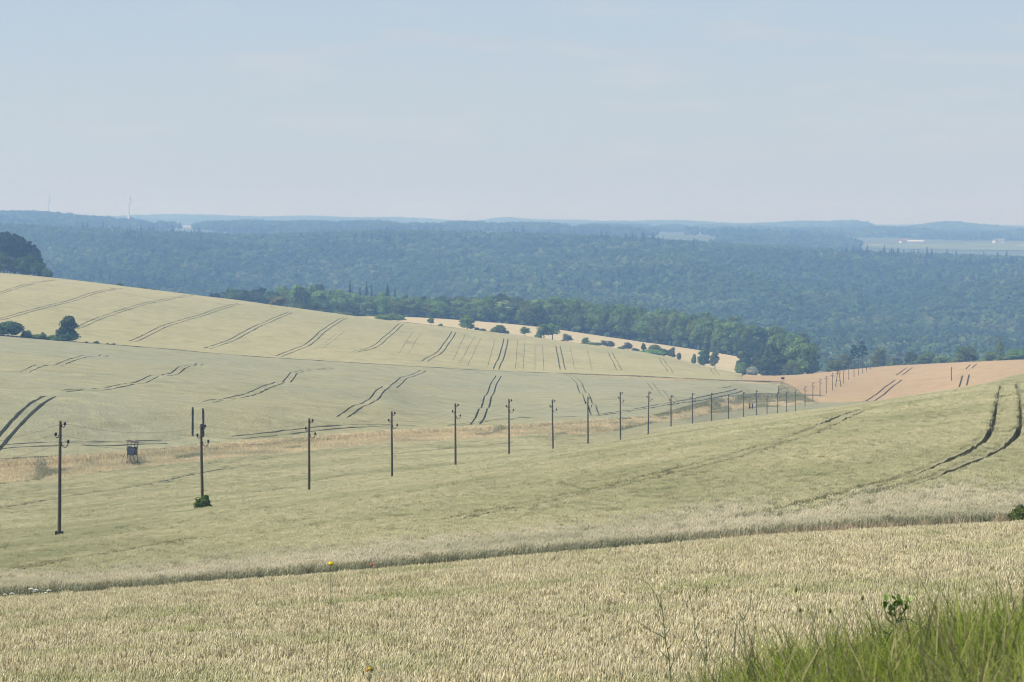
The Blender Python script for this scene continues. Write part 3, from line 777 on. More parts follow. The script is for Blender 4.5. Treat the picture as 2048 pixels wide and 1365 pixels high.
# ------------------------------------------------------------------ scatter (stuff only)
def scatter(name, src, X, Y, Z, rz, sc, idx=None, label=None, tilt=None, cat=None):
    """instances of the source meshes on points, one stuff object"""
    lc = bpy.data.collections.new(name+"_kinds")
    for i, me in enumerate(src):
        lc.objects.link(bpy.data.objects.new(f"{name}_{i:02d}", me))
    n = len(X)
    me = bpy.data.meshes.new(name); me.vertices.add(n)
    me.vertices.foreach_set("co", np.column_stack([X, Y, Z]).astype(np.float32).ravel())
    rot = np.zeros((n,3), np.float32); rot[:,2] = rz
    if tilt is not None: rot[:,:2] = tilt
    sc = np.asarray(sc, np.float32)
    if sc.ndim == 1: sc = np.repeat(sc[:,None], 3, 1)
    a = me.attributes.new("rot", 'FLOAT_VECTOR', 'POINT'); a.data.foreach_set("vector", rot.ravel())
    a = me.attributes.new("scl", 'FLOAT_VECTOR', 'POINT'); a.data.foreach_set("vector", sc.ravel().astype(np.float32))
    a = me.attributes.new("idx", 'INT', 'POINT'); a.data.foreach_set("value", (R.integers(0, len(src), n) if idx is None else idx).astype(np.int32))
    o = obj(name, me)
    g = bpy.data.node_groups.new(name+"_scatter", 'GeometryNodeTree')
    g.interface.new_socket("Geometry", in_out='INPUT', socket_type='NodeSocketGeometry')
    g.interface.new_socket("Geometry", in_out='OUTPUT', socket_type='NodeSocketGeometry')
    gi = g.nodes.new("NodeGroupInput"); go = g.nodes.new("NodeGroupOutput")
    ci = g.nodes.new("GeometryNodeCollectionInfo"); ci.inputs["Collection"].default_value = lc
    ci.inputs["Separate Children"].default_value = True; ci.inputs["Reset Children"].default_value = True
    ip = g.nodes.new("GeometryNodeInstanceOnPoints"); ip.inputs["Pick Instance"].default_value = True
    def na(nm, t):
        k = g.nodes.new("GeometryNodeInputNamedAttribute"); k.data_type = t; k.inputs["Name"].default_value = nm; return k.outputs["Attribute"]
    g.links.new(gi.outputs[0], ip.inputs["Points"]); g.links.new(ci.outputs[0], ip.inputs["Instance"])
    g.links.new(na("idx", 'INT'), ip.inputs["Instance Index"])
    e2r = g.nodes.new("FunctionNodeEulerToRotation"); g.links.new(na("rot", 'FLOAT_VECTOR'), e2r.inputs[0])
    g.links.new(e2r.outputs[0], ip.inputs["Rotation"]); g.links.new(na("scl", 'FLOAT_VECTOR'), ip.inputs["Scale"])
    g.links.new(ip.outputs[0], go.inputs[0])
    md = o.modifiers.new("scatter", 'NODES'); md.node_group = g
    tag(o, label, cat, kind="stuff")
    return o

# smooth random field for patches
def vnoise(x, y, s, seed=0):
    g = np.random.default_rng(seed).random((64,64)); x = np.asarray(x)/s; y = np.asarray(y)/s
    i = np.floor(x).astype(int); j = np.floor(y).astype(int); a = sm(x-i); b = sm(y-j)
    q = lambda di, dj: g[(i+di) % 64, (j+dj) % 64]
    return (q(0,0)*(1-a)+q(1,0)*a)*(1-b)+(q(0,1)*(1-a)+q(1,1)*a)*b

VT = V0-F*TT/YG[:,None]; VT[YG < 20] = 9e9
VMIN = np.minimum.accumulate(VT, 0)
def visible(x, y, ztop, margin=20):
    u = U0+F*x/y; v = V0-F*ztop/y
    i = np.clip(np.round((u-UG[0])/(UG[1]-UG[0])).astype(int), 0, NU-1); j = np.clip(((np.log(y)-LG[0])/(LG[1]-LG[0])).astype(int)-1, 0, NY-1)
    return v < VMIN[j, i]+margin

def far_woods():
    g = np.random.default_rng(5)
    M['far_leaf'] = leaf_mat("far_leaves", (.055,.092,.030), (.085,.13,.043), .1, .16)
    M['far_light'] = leaf_mat("far_pale_leaves", (.085,.12,.040), (.125,.165,.06), .1, .16)
    M['far_needle'] = leaf_mat("far_needles", (.014,.028,.018), (.034,.055,.032), .1)
    var = [crown_round("far_crown", 16, 16, M['far_leaf'], g, 20, 24, 1.5, -.1, core=.9, nj=.2) for _ in range(4)]
    var += [crown_round("far_crown", 16, 16, M['far_light'], g, 20, 24, 1.5, -.1, core=.9, nj=.2) for _ in range(2)]
    M['far_dark'] = leaf_mat("far_dark_leaves", (.038,.068,.027), (.060,.096,.036), .1, .16)
    dk = [crown_round("far_crown", 16, 16, M['far_dark'], g, 20, 24, 1.5, -.1, core=.9, nj=.2) for _ in range(2)]
    var += [conifer_mesh("far_spruce", 17.5, 14, M['far_needle'], g, 13, 14, 1.5, .02, 1.0) for _ in range(3)] + dk
    X = []; Y = []
    y = 1462.
    while y < 3900:
        s = 9.5 if y < 2600 else 10.5
        u = np.arange(-520, 2560, s/y*F); u = u+g.normal(0, s/y*F*.3, len(u))
        yy = y+g.normal(0, s*.3, len(u)); X.append(ux(u, yy)); Y.append(yy); y += s*1.0
    X = np.concatenate(X); Y = np.concatenate(Y); Z = tz(X, Y)
    U = U0+F*X/Y
    ok = visible(X, Y, Z+24, 30)
    ok &= ~((Y < 1560) & (U > 560) & (U < 1420)) & ~((Y < 1600) & (U > 1420)) & ~((Y < 1560) & (U < 600))
    X, Y, Z, U = X[ok], Y[ok], Z[ok], U[ok]
    con = vnoise(X, Y, 170, 3)*.6+vnoise(X, Y, 60, 4)*.4+np.clip((Y-2900)/900, 0, 1)*.09+np.clip((U-1500)/2500, 0, .12)*(Y > 2500)
    isC = con+g.normal(0, .05, len(X)) > .80 - .3*(g.random(len(X)) < .014)
    pale = vnoise(X, Y, 110, 9)*.7+vnoise(X, Y, 35, 10)*.3 > .56; dkz = vnoise(X, Y, 140, 12)*.7+vnoise(X, Y, 40, 13)*.3 > .54
    idx = np.where(isC, g.integers(6, 9, len(X)), np.where(pale & (g.random(len(X)) < .55), g.integers(4, 6, len(X)), np.where(dkz & (g.random(len(X)) < .75), g.integers(9, 11, len(X)), g.integers(0, 4, len(X)))))
    sc = .75+.6*g.random(len(X))**1.5; sc *= np.where(isC & (g.random(len(X)) < .15), 1.3, 1)
    scatter("forest", var, X, Y, Z, g.random(len(X))*6.28, sc, idx, "dark hazy mixed forest covering the hillside across the valley", cat="forest")
    # woods of the far plateau: groves
    gv = []
    for k in range(4):
        C = []; Rr = []
        for t in range(12):
            p = g.normal(0, 13, 2); r = 5+3*g.random(); C.append((p[0], p[1], 8+4*g.random())); Rr.append(r)
        gv.append(lobes_mesh("grove", np.array(C), np.array(Rr), 16, 2.6, M['far_leaf'] if k < 2 else M['far_needle'], g, .9, 1.2))
    X = []; Y = []; y = 3950.
    while y < 13500:
        s = 26 if y < 6500 else 34
        u = np.arange(-500, 2550, s/y*F); u = u+g.normal(0, s/y*F*.3, len(u)); yy = y+g.normal(0, s*.4, len(u))
        X.append(ux(u, yy)); Y.append(yy); y += s*1.25
    X = np.concatenate(X); Y = np.concatenate(Y); Z = tz(X, Y); U = U0+F*X/Y
    dens = vnoise(X*1., Y*.5, 330, 21)*.65+vnoise(X, Y, 120, 22)*.35
    lift = np.zeros(len(X))
    for u0, su, y0, sy in ((380,200,9800,1100),(620,110,10500,1000),(800,120,10000,900),(1010,60,10500,800),(1120,120,10800,900),(1350,150,10300,900),(1590,110,9200,800),(1705,60,8300,600),(1640,80,8600,700),(1885,75,8000,600),(1960,80,8200,600),(60,200,5000,800),(-350,330,5300,800),(1780,90,6600,450),(2040,35,6400,300),(930,45,7500,350),(560,130,5700,900),(2500,220,9000,1000)):
        lift = np.maximum(lift, np.exp(-((U-u0)/su)**2-((Y-y0)/sy)**2))
    ok = (dens+lift*.45-.05*(Y > 5000) > .43) 
    ok &= ~((U > 1690) & (Y > 4300) & (Y < 5900) & (lift < .5))
    ok &= ~((U > 205) & (U < 480) & (Y > 5600) & (Y < 8200)) & ~((U > 1000) & (U < 1640) & (Y > 5600) & (Y < 8600) & (dens < .50)) & ~((U > 610) & (U < 900) & (Y > 5600) & (Y < 8600) & (dens < .5))
    ok &= visible(X, Y, Z+20, 6)
    Vg = V0-F*Z/Y                                   # keep the view of the far houses open
    for hu, hv, hw in ((1160,460,9),(1171,459,9),(1367,461,8),(1382,462.5,8),(1394,462,9),(1412,466,9),(1430,466,10),(1471,461.5,8),(1537,465,8),(662,453,8),(673,454,9),(710,457,9),(1860,462,9),(272,456,9),(1992,486,12),(1312,458.5,14),(1289,456,8),(1831,488,24),(840,456,62),(560,449.5,42),(1145,461.5,36),(1688,461,26),(345,453,72),(240,453,20),(990,458,24)):
        ok &= ~((np.abs(U-hu) < hw) & (Vg > hv-1.5) & (Vg < hv+9))
    X, Y, Z = X[ok], Y[ok], Z[ok]
    scatter("distant_woods", gv, X, Y, Z, g.random(len(X))*6.28, .75+.4*g.random(len(X)), None, "pale blue woods on the plateau along the horizon", cat="forest")
    print("forest", len(idx), "groves", len(X))
far_woods()
# ------------------------------------------------------------------ standing wheat, grass and weeds
def straw_mat(name, lo, hi, green, pscale, transl=.2, seed=0., pat=(.44,.66)):
    m = bpy.data.materials.new(name); m.use_nodes = True; nt = m.node_tree; nt.nodes.clear()
    out = nt.nodes.new("ShaderNodeOutputMaterial")
    d = nt.nodes.new("ShaderNodeBsdfDiffuse"); t = nt.nodes.new("ShaderNodeBsdfTranslucent")
    at = N(nt, "ShaderNodeAttribute", attribute_name="tint")
    c = mix(nt, lo, hi, at.outputs["Fac"])
    mp = nt.nodes.new("ShaderNodeMapping"); mp.inputs["Location"].default_value = (seed, seed*2, 0); nt.links.new(pos(nt), mp.inputs[0])
    n = noise(nt, mp.outputs[0], pscale, 4, .62)
    c = mix(nt, c, green, mapr(nt, n, pat[0], pat[1], 0, .85))
    nt.links.new(c, d.inputs[0]); nt.links.new(c, t.inputs[0])
    ms = nt.nodes.new("ShaderNodeMixShader"); ms.inputs[0].default_value = transl
    nt.links.new(d.outputs[0], ms.inputs[1]); nt.links.new(t.outputs[0], ms.inputs[2]); nt.links.new(ms.outputs[0], out.inputs[0])
    return m
M['ear_near'] = straw_mat("near_ears", (.56,.49,.265), (.94,.85,.60), (.54,.545,.25), .25, .3, pat=(.50,.72))
M['stalk_near'] = straw_mat("near_stalks", (.24,.22,.085), (.44,.40,.19), (.19,.24,.07), .3, .3)
M['ear_big'] = straw_mat("big_field_ears", (.43,.405,.225), (.73,.675,.43), (.41,.41,.22), .045, .3)
M['stalk_big'] = straw_mat("big_field_stalks", (.19,.20,.11), (.36,.35,.20), (.17,.20,.11), .08, .3)
M['ear_edge'] = straw_mat("field_edge_ears", (.48,.43,.28), (.80,.72,.53), (.45,.43,.27), .08, .3)
M['stalk_edge'] = straw_mat("field_edge_stalks", (.30,.31,.19), (.52,.51,.34), (.26,.28,.17), .08, .3)
M['dry'] = straw_mat("dry_grass", (.62,.515,.30), (.88,.76,.49), (.50,.45,.26), .06, .3)
M['dry_red'] = straw_mat("reddish_dry_grass", (.42,.31,.20), (.66,.53,.36), (.42,.37,.21), .2)
M['grass'] = straw_mat("verge_grass", (.11,.175,.012), (.30,.40,.045), (.34,.34,.11), .9, .4)
M['grass_dry'] = straw_mat("verge_dry_grass", (.20,.18,.07), (.40,.34,.18), (.16,.18,.05), .9)
M['weed_green'] = straw_mat("weedy_green", (.22,.235,.11), (.38,.37,.19), (.42,.36,.21), .05)

def stalk_clump(name, n, w, H, ear_l, ear_r, rng, mats, detailed=True, sw=.006, lean=.22, leaves=.35, hvar=.09, wind=(.045,.02)):
    V = []; T = []; Q = []; mt = []; mq = []; tint = []; off = 0
    for i in range(n):
        x, y = rng.uniform(-w/2, w/2, 2); h = H*(1-hvar*abs(rng.normal()))
        a = rng.random()*6.283; l = abs(rng.normal())*lean
        tip = np.array([x+math.cos(a)*l*.35+wind[0], y+math.sin(a)*l*.35+wind[1], h-ear_l*.75])
        d = np.array([math.cos(a)*l+wind[0]*2.2+rng.normal()*.09, math.sin(a)*l+wind[1]*2+rng.normal()*.09, .95]); d /= np.linalg.norm(d)
        tt = float(np.clip(rng.normal(.5, .28), 0, 1))
        # stalk: a narrow three sided prism (detailed) or one blade
        r = .0021 if detailed else sw
        b0 = np.array([x, y, 0.]); k = 3 if detailed else 2
        for p_, rr in ((b0, r), (tip, r*.8)):
            for s_ in range(k):
                an = a+6.283*s_/k; V.append(p_+np.array([math.cos(an)*rr, math.sin(an)*rr, 0])); tint.append(tt)
        if k == 3:
            for s_ in range(3): Q.append((off+s_, off+(s_+1)%3, off+3+(s_+1)%3, off+3+s_)); mq.append(1)
        else: Q.append((off, off+1, off+3, off+2)); mq.append(1)
        off += 2*k
        # ear
        e1 = np.cross(d, [0.3,.9,.1]); e1 /= np.linalg.norm(e1); e2 = np.cross(d, e1)
        L_ = ear_l*(.75+.5*rng.random()); r_ = ear_r*(.8+.4*rng.random())
        bend = np.array([wind[0], wind[1], -.15])*L_*.6
        k = 4 if detailed else 3
        rings = ((.18, 1.), (.62, .9)) if detailed else ((.35, 1.),)
        V.append(tip); tint.append(tt*.8); base = off; off += 1
        for f_, q_ in rings:
            for s_ in range(k):
                an = 6.283*s_/k; V.append(tip+d*L_*f_+bend*f_*f_+(e1*math.cos(an)+e2*math.sin(an)*.75)*r_*q_); tint.append(tt)
        off += k*len(rings)
        V.append(tip+d*L_+bend); tint.append(min(1, tt*1.15)); top = off; off += 1
        for s_ in range(k):
            T.append((base, base+1+(s_+1)%k, base+1+s_)); mt.append(0)
            b_ = base+1+k*(len(rings)-1)
            T.append((b_+s_, b_+(s_+1)%k, top)); mt.append(0)
            if len(rings) == 2:
                Q.append((base+1+s_, base+1+(s_+1)%k, base+1+k+(s_+1)%k, base+1+k+s_)); mq.append(0)
        if rng.random() < leaves:
            zl = h*(.35+.45*rng.random()); al = rng.random()*6.283; ll = .12+.14*rng.random(); wd = .006 if detailed else .012
            o_ = np.array([x, y, zl]); dd = np.array([math.cos(al), math.sin(al), 0]); sd_ = np.array([-dd[1], dd[0], 0])*wd
            for f_, zz, ww in ((0,0,1),(.5,.35,1),(1,.2,.25)):
                V.append(o_+dd*ll*f_+np.array([0,0,ll*zz])-sd_*ww); V.append(o_+dd*ll*f_+np.array([0,0,ll*zz])+sd_*ww); tint += [tt*.6]*2
            Q.append((off,off+1,off+3,off+2)); Q.append((off+2,off+3,off+5,off+4)); mq += [1,1]; off += 6
    return mesh_np(name, np.array(V), [np.array(T), np.array(Q)], mats, np.array(mt+mq), attrs={"tint": ('POINT', np.array(tint))})

def tuft(name, n, w, H, rng, mats, wd=.008, lean=.4, heads=0.):
    V = []; Q = []; tint = []; mq = []; off = 0
    for i in range(n):
        x, y = rng.normal(0, w/2.6, 2); h = H*(.45+.6*rng.random()); a = rng.random()*6.283; l = h*lean*(.3+.9*rng.random())
        d = np.array([math.cos(a), math.sin(a), 0]); an = rng.random()*6.283; s_ = np.array([math.cos(an), math.sin(an), 0])*wd*(.6+.8*rng.random())
        tt = rng.random(); hd = rng.random() < heads
        mi = 1 if (len(mats) > 1 and (hd or rng.random() < .12)) else 0
        pr = ((0,0,1),(.25,.45,1),(.65,.82,.7),(1,1-.15*rng.random()*(l > .2),.12))
        if hd: pr = ((0,0,.4),(.3,.6,.35),(.6,.9,1.1),(.8,1.08,.2))
        for f_, z_, w_ in pr:
            c = np.array([x, y, 0])+d*l*f_*f_+np.array([0,0,h*z_])
            V.append(c-s_*w_); V.append(c+s_*w_); tint += [tt*(.5+.5*z_)]*2
        for k in range(3): Q.append((off+2*k, off+2*k+1, off+2*k+3, off+2*k+2)); mq.append(mi)
        off += 8
    return mesh_np(name, np.array(V), [np.array(Q)], mats, np.array(mq), attrs={"tint": ('POINT', np.array(tint))})

def band(Y0, Y1, ua, ub, s, jit=.45, edge0=None, edge1=None):
    """jittered points, spacing s metres, between two distances"""
    X = []; Yv = []; y = Y0
    while y < Y1:
        u = np.arange(ua, ub, s/y*F); u = u+R.normal(0, s/y*F*jit, len(u)); yy = y+R.normal(0, s*jit, len(u))
        X.append(ux(u, yy)); Yv.append(yy); y += s
    return np.concatenate(X), np.concatenate(Yv)

def edgeA(u): return 75+.25*np.sin(u/37.)+.2*np.sin(u/11.)

def near_wheat():
    g = np.random.default_rng(11)
    ms = [M['ear_near'], M['stalk_near']]
    var = [stalk_clump("wheat_clump", 35, .37, .88, .13, .0118, g, ms, lean=.15) for _ in range(8)]
    X, Y = band(19.5, 76, -420, 2480, .34, .25)
    U = U0+F*X/Y; ok = (Y < edgeA(U)) & (Y > 20+.35*np.sin(X*3))
    # the verge eats into the crop at the lower right
    vg = 20.2+np.clip((U-1350)/700, 0, 1.3)*2.2+.5*np.sin(X*2.1); ok &= Y > vg
    X, Y = X[ok], Y[ok]
    hz = .93+.14*vnoise(X+40, Y, 3.1, 31)-.02
    sc = np.column_stack([np.full(len(X), 1.), np.full(len(X), 1.), hz*(.96+.08*g.random(len(X)))])
    scatter("wheat_crop", var, X, Y, tz(X, Y), g.normal(0, .5, len(X))+np.where(g.random(len(X)) < .3, 3.1, 0), sc, None, "ripening wheat with pale upright ears filling the foreground", cat="wheat")
    print("near wheat", len(X))
near_wheat()

def dist_to_lines(X, Y, lines, cut):
    dmin = np.full(len(X), 9.)
    for L_ in lines:
        m = (X > L_[:,0].min()-cut) & (X < L_[:,0].max()+cut) & (Y > L_[:,1].min()-cut) & (Y < L_[:,1].max()+cut)
        idx = np.where(m)[0]
        if not len(idx): continue
        px = X[idx]; py = Y[idx]; dm = np.full(len(idx), 9.)
        for a, b in zip(L_[:-1], L_[1:]):
            d = b-a; q = d@d+1e-9; t = np.clip(((px-a[0])*d[0]+(py-a[1])*d[1])/q, 0, 1)
            dm = np.minimum(dm, np.hypot(px-a[0]-t*d[0], py-a[1]-t*d[1]))
        dmin[idx] = np.minimum(dmin[idx], dm)
    return dmin

def big_wheat():
    g = np.random.default_rng(12)
    ms = [M['ear_big'], M['stalk_big']]
    v1 = [stalk_clump("wheat_patch", 46, .56, .90, .13, .016, g, ms, False, leaves=.25, wind=(.12,.03)) for _ in range(7)]
    v2 = [stalk_clump("wheat_patch", 60, 1.05, .90, .17, .026, g, ms, False, leaves=.1, wind=(.12,.03)) for _ in range(6)]
    ve = [stalk_clump("wheat_patch", 60, .56, .95, .14, .016, g, [M['ear_edge'], M['stalk_edge']], False, .011, leaves=.8, hvar=.2, wind=(.14,.03)) for _ in range(4)]
    X1, Y1 = band(112.3, 200, -260, 2320, .5, .25)
    X2, Y2 = band(200, 470, -200, 2260, .95, .3)
    X = np.concatenate([X1, X2]); Y = np.concatenate([Y1, Y2]); nr = np.concatenate([np.ones(len(X1), bool), np.zeros(len(X2), bool)])
    U = U0+F*X/Y
    ok = np.hypot(X-ux(405, 198.), Y-197.5) > 1.25
    ok &= (Y < Bend(U)-.6) & visible(X, Y, tz(X, Y)+1., 14)
    lines = [(l, h) for ls, h in TRB for l in ls]
    for l, h in lines:
        d = dist_to_lines(X, Y, [l], 2.); ok &= d > (np.where(nr, h+np.where(Y < 165, .5, .22), h+.42) if h == .20 else np.where(nr, h+.36, h+.72))
    X, Y, nr, U = X[ok], Y[ok], nr[ok], U[ok]
    # headland along the near edge is taller and paler
    ed = (Y-112)/(11+5*vnoise(U, U*0, 160, 41))
    edge = g.random(len(X)) < np.clip(1.35-ed, 0, 1)
    idx = np.where(nr, g.integers(0, 7, len(X)), g.integers(7, 13, len(X))); idx = np.where(edge & nr, g.integers(13, 17, len(X)), idx)
    hz = .90+.16*vnoise(X, Y, 9., 42)+.10*edge
    sc = np.column_stack([np.ones(len(X)), np.ones(len(X)), hz])
    scatter("wheat_stalks", v1+v2+ve, X, Y, tz(X, Y), g.normal(0, .45, len(X)), sc, idx, "green and beige wheat stalks of the broad middle slope", cat="wheat")
    print("big wheat", len(X))
big_wheat()

def grasses():
    g = np.random.default_rng(13)
    # dry strip along the valley floor
    dv = [tuft("dry_tuft", 46, 1.3, .62, g, [M['dry']], .035, .35) for _ in range(4)]+[tuft("weedy_tuft", 40, 1.2, .6, g, [M['weed_green']], .035, .4) for _ in range(2)]
    us = np.arange(-300, 1640, 1.6); X = []; Y = []; K = []
    for rep in range(26):
        u = us+g.normal(0, 2, len(us)); a = Bend(u)+.3; b = curveY(Y10, u)-.3
        t = g.random(len(u)); t = np.where(g.random(len(u)) < .12, .97, t); X.append(ux(u, a+(b-a)*t)); Y.append(a+(b-a)*t); K.append(t)
    X = np.concatenate(X); Y = np.concatenate(Y); K = np.concatenate(K)
    U = U0+F*X/Y
    path = np.abs(K-.45-.1*np.sin(U/120)) < .055
    ok = ((g.random(len(X)) < np.clip((470/Y)*.8, .25, 1)) | (K > .93)) & ~(path & (U > 700))
    ok &= visible(X, Y, tz(X, Y)+1, 10)
    X, Y, K, U = X[ok], Y[ok], K[ok], U[ok]
    gn = (vnoise(U, K*80, 40, 51) > .76) | ((U > 1490) & (K > .45)) | ((U > 1250) & (vnoise(U, K*60, 25, 52) > .6))
    idx = np.where(gn, g.integers(4, 6, len(X)), g.integers(0, 4, len(X)))
    scatter("dry_grass", dv, X, Y, tz(X, Y), g.random(len(X))*6.28, (.7+.6*g.random(len(X)))*np.where(K > .86, 1.55, 1.), idx, "strip of pinkish dry grass running through the valley floor", cat="grass")
    # weedy corner at the end of the strip + dry margin between the two mid fields
    X = []; Y = []; idx = []
    for u in np.arange(1545, 1650, .8):
        for k in range(14):
            y = 842+g.random()*max(4, (936-842)*(1-(u-1560)/95) if u > 1560 else 90)
            uu = u+g.normal(); X.append(float(ux(uu, y))); Y.append(y); idx.append(4 if g.random() < .7 else int(g.integers(0,4)))
    for u in np.arange(1110, 1560, .9):
        for k in range(4):
            w = min(40, max(1, (u-1120)/8)); y = float(curveY(Y12, u))-w*g.random(); X.append(float(ux(u, y))); Y.append(y); idx.append(int(g.integers(0,4)))
    for u in np.arange(-60, 1495, 1.3):       # weedy bank under the hedge
        for k in range(3):
            y = float(curveY(Y13, u))+8.5+17*g.random(); X.append(float(ux(u, y))); Y.append(y); idx.append(int(g.integers(4,6)) if u > 1330 or g.random() < .4 else int(g.integers(0,4)))
    X = np.array(X); Y = np.array(Y); sc = .6+.5*g.random(len(X)); sc[Y > 1100] *= .75
    scatter("field_margin_grass", dv, X, Y, tz(X, Y), g.random(len(X))*6.28, sc, np.array(idx), "weedy olive and dry grass of the field margins", cat="grass")
    # grass on the hidden track and the reddish dry grass before the big field
    tv = [tuft("track_tuft", 40, .5, .55, g, [M['grass_dry'], M['grass']], .008, .5) for _ in range(3)]+[tuft("red_tuft", 46, .5, .75, g, [M['dry_red'], M['dry']], .010, .35) for _ in range(3)]
    X, Y = band(77, 112, -250, 2300, .8, .4); U = U0+F*X/Y
    red = (Y > 109) & (g.random(len(X)) < np.clip((U-1350)/350, 0, .6))
    X2, Y2 = band(110.6, 112.4, 1450, 2300, .5, .3); 
    X = np.concatenate([X, X2]); Y = np.concatenate([Y, Y2]); red = np.concatenate([red, np.ones(len(X2), bool)])
    scatter("track_grass", tv, X, Y, tz(X, Y), g.random(len(X))*6.28, .7+.6*g.random(len(X)), np.where(red, g.integers(3,6,len(X)), g.integers(0,3,len(X))), "grass of the track with a reddish dry fringe before the big field", cat="grass")
    # green verge at the lower right
    gv = [tuft("verge_tuft", 84, .34, .60, g, [M['grass'], M['grass_dry']], .0026, .55, .12) for _ in range(6)]
    X, Y = band(7.0, 22.6, -500, 2700, .17, .4); U = U0+F*X/Y
    d = np.clip((U-1000)/600, 0, 1)
    ok = (Y < 14.8+3.0*d+1.2*vnoise(X, Y, 1.3, 61)) | ((g.random(len(X)) < .25*d) & (Y < 19.5+2.5*d))
    ok &= (g.random(len(X)) < .35+.65*d)
    X, Y, U, d = X[ok], Y[ok], U[ok], d[ok]
    hs = (.45+.32*np.clip(d*3,0,1)+.27*d)*(.75+.5*g.random(len(X)))*(.8+.45*vnoise(X, Y, .9, 62))
    scatter("grass", gv, X, Y, tz(X, Y), g.random(len(X))*6.28, np.column_stack([.9+.2*d, .9+.2*d, hs]), None, "lush green verge grass at the lower right with a few dry blades", cat="grass")
    print("verge", len(X))
grasses()

# ---- single weeds of the foreground
M['weed_stem'] = plain("weed_stem", (.15,.17,.07), .8, .3, 20)
M['weed_leaf'] = plain("weed_leaf", (.20,.30,.06), .6, .35, 14)
M['petal_yellow'] = plain("yellow_petals", (.75,.60,.02), .6, .15, 30)
M['petal_red'] = plain("red_petals", (.70,.05,.03), .6, .2, 30)
M['petal_orange'] = plain("orange_petals", (.75,.25,.02), .6, .2, 30)
M['petal_white'] = plain("white_petals", (.75,.74,.62), .7, .1, 30)

def at(u, v, Y): return Vector((float(ux(u, Y)), Y, -Y*(v-V0)/F))
def stem_path(px, Y, rng=None):
    return [at(u, v, Y+(i*.0)) for i, (u, v) in enumerate(px)]
def leaf_blade(mb, p, d, l, w, droop=.3):
    d = Vector(d).normalized(); s_ = d.cross(Vector((0,0,1))); s_ = s_.normalized() if s_.length > .1 else Vector((1,0,0))
    p = Vector(p); q = [(0,.15),(.3,1),(.65,.85),(1,.05)]; V = []
    for f_, w_ in q:
        c = p+d*l*f_+Vector((0,0,-droop*l*f_*f_)); V += [tuple(c-s_*w*w_), tuple(c+Vector((0,0,-.15*w*w_))), tuple(c+s_*w*w_)]
    mb.add(V, [(3*i, 3*i+1, 3*i+4, 3*i+3) for i in range(3)]+[(3*i+1, 3*i+2, 3*i+5, 3*i+4) for i in range(3)])

def weed(name, Y, stems, label, cat, leaves=(), buds=(), r=.004, ground=True):
    b = stems[0][0]; base = at(b[0], b[1], Y); gx = base.x; gz = float(tz(gx, Y))
    o = empty(name, (gx, Y, gz)); tag(o, label, cat)
    off = Vector((gx, Y, gz)); mb = MB()
    for i, px in enumerate(stems):
        pts = [at(u, v, Y)-off for u, v in px]
        if i == 0: pts = [Vector((0,0,-.05))]+pts
        n = len(pts); mb.tube(pts, [r*(1 if i == 0 else .7)*(1-.6*k/n) for k in range(n)], 5)
    mb.build("stem", M['weed_stem'], o)
    if leaves:
        lb = MB()
        for u, v, dx, dy, dz, l, w in leaves: leaf_blade(lb, at(u, v, Y)-off, (dx,dy,dz), l, w)
        lb.build("leaf", M['weed_leaf'], o)
    for mat, nm, items in buds:
        bb = MB()
        for u, v, s_ in items:
            p = at(u, v, Y)-off
            if nm in ("flower",):
                for k in range(9):
                    a = k*.698+.2; bb.add([tuple(p), tuple(p+Vector((math.cos(a-.3)*s_*.7, math.sin(a-.3)*s_*.7, s_*.25))), tuple(p+Vector((math.cos(a)*s_, math.sin(a)*s_, s_*.15+.002*k))), tuple(p+Vector((math.cos(a+.3)*s_*.7, math.sin(a+.3)*s_*.7, s_*.25)))], [(0,1,2,3)])
                bb.lathe([(s_*.3,-s_*.6),(s_*.8,-s_*.25),(s_*.95,s_*.15),(s_*.6,s_*.5),(s_*.2,s_*.6)], tuple(p), 9)
            else:
                bb.lathe([(s_*.15,-s_),(s_*.5,-.4*s_),(s_*.55,.3*s_),(s_*.12,s_)], tuple(p), 7)
        bb.build(nm, mat, o)
    return o
# tall yellow flower standing against the dark field edge
weed("yellow_flower", 15.5, [[(656,1480),(654,1365),(655,1310),(659,1240),(661,1180),(662,1132)]], "tall yellow flower on a thin blurred stem before the dark field edge", "flower",
     [(655,1322,.8,.2,.5,.05,.008),(656,1330,-.8,.1,.5,.05,.008),(659,1250,.5,0,.8,.06,.006)], [(M['petal_yellow'],"flower",[(662,1128,.021)])], .0030)
weed("marigold", 14.5, [[(741,1480),(740,1365),(737,1345)],[(740,1365),(727,1345)],[(740,1362),(744,1330),(742,1318)]], "orange and yellow flower head low in the wheat at the bottom edge", "flower",
     [(740,1350,.6,0,.8,.04,.006)], [(M['petal_orange'],"flower",[(735,1341,.012)]),(M['petal_yellow'],"flower",[(739,1338,.012)]),(M['weed_stem'],"bud",[(726,1345,.010),(744,1341,.009)])], .0035)
weed("poppy", 76.2, [[(742,1152),(743,1140),(744,1131)]], "single red poppy at the dark edge of the near wheat", "flower", (), [(M['petal_red'],"flower",[(744,1130,.05)])], .006)
g9 = np.random.default_rng(77)
def spray(px0, n, rng, spread):  # side twigs
    return px0
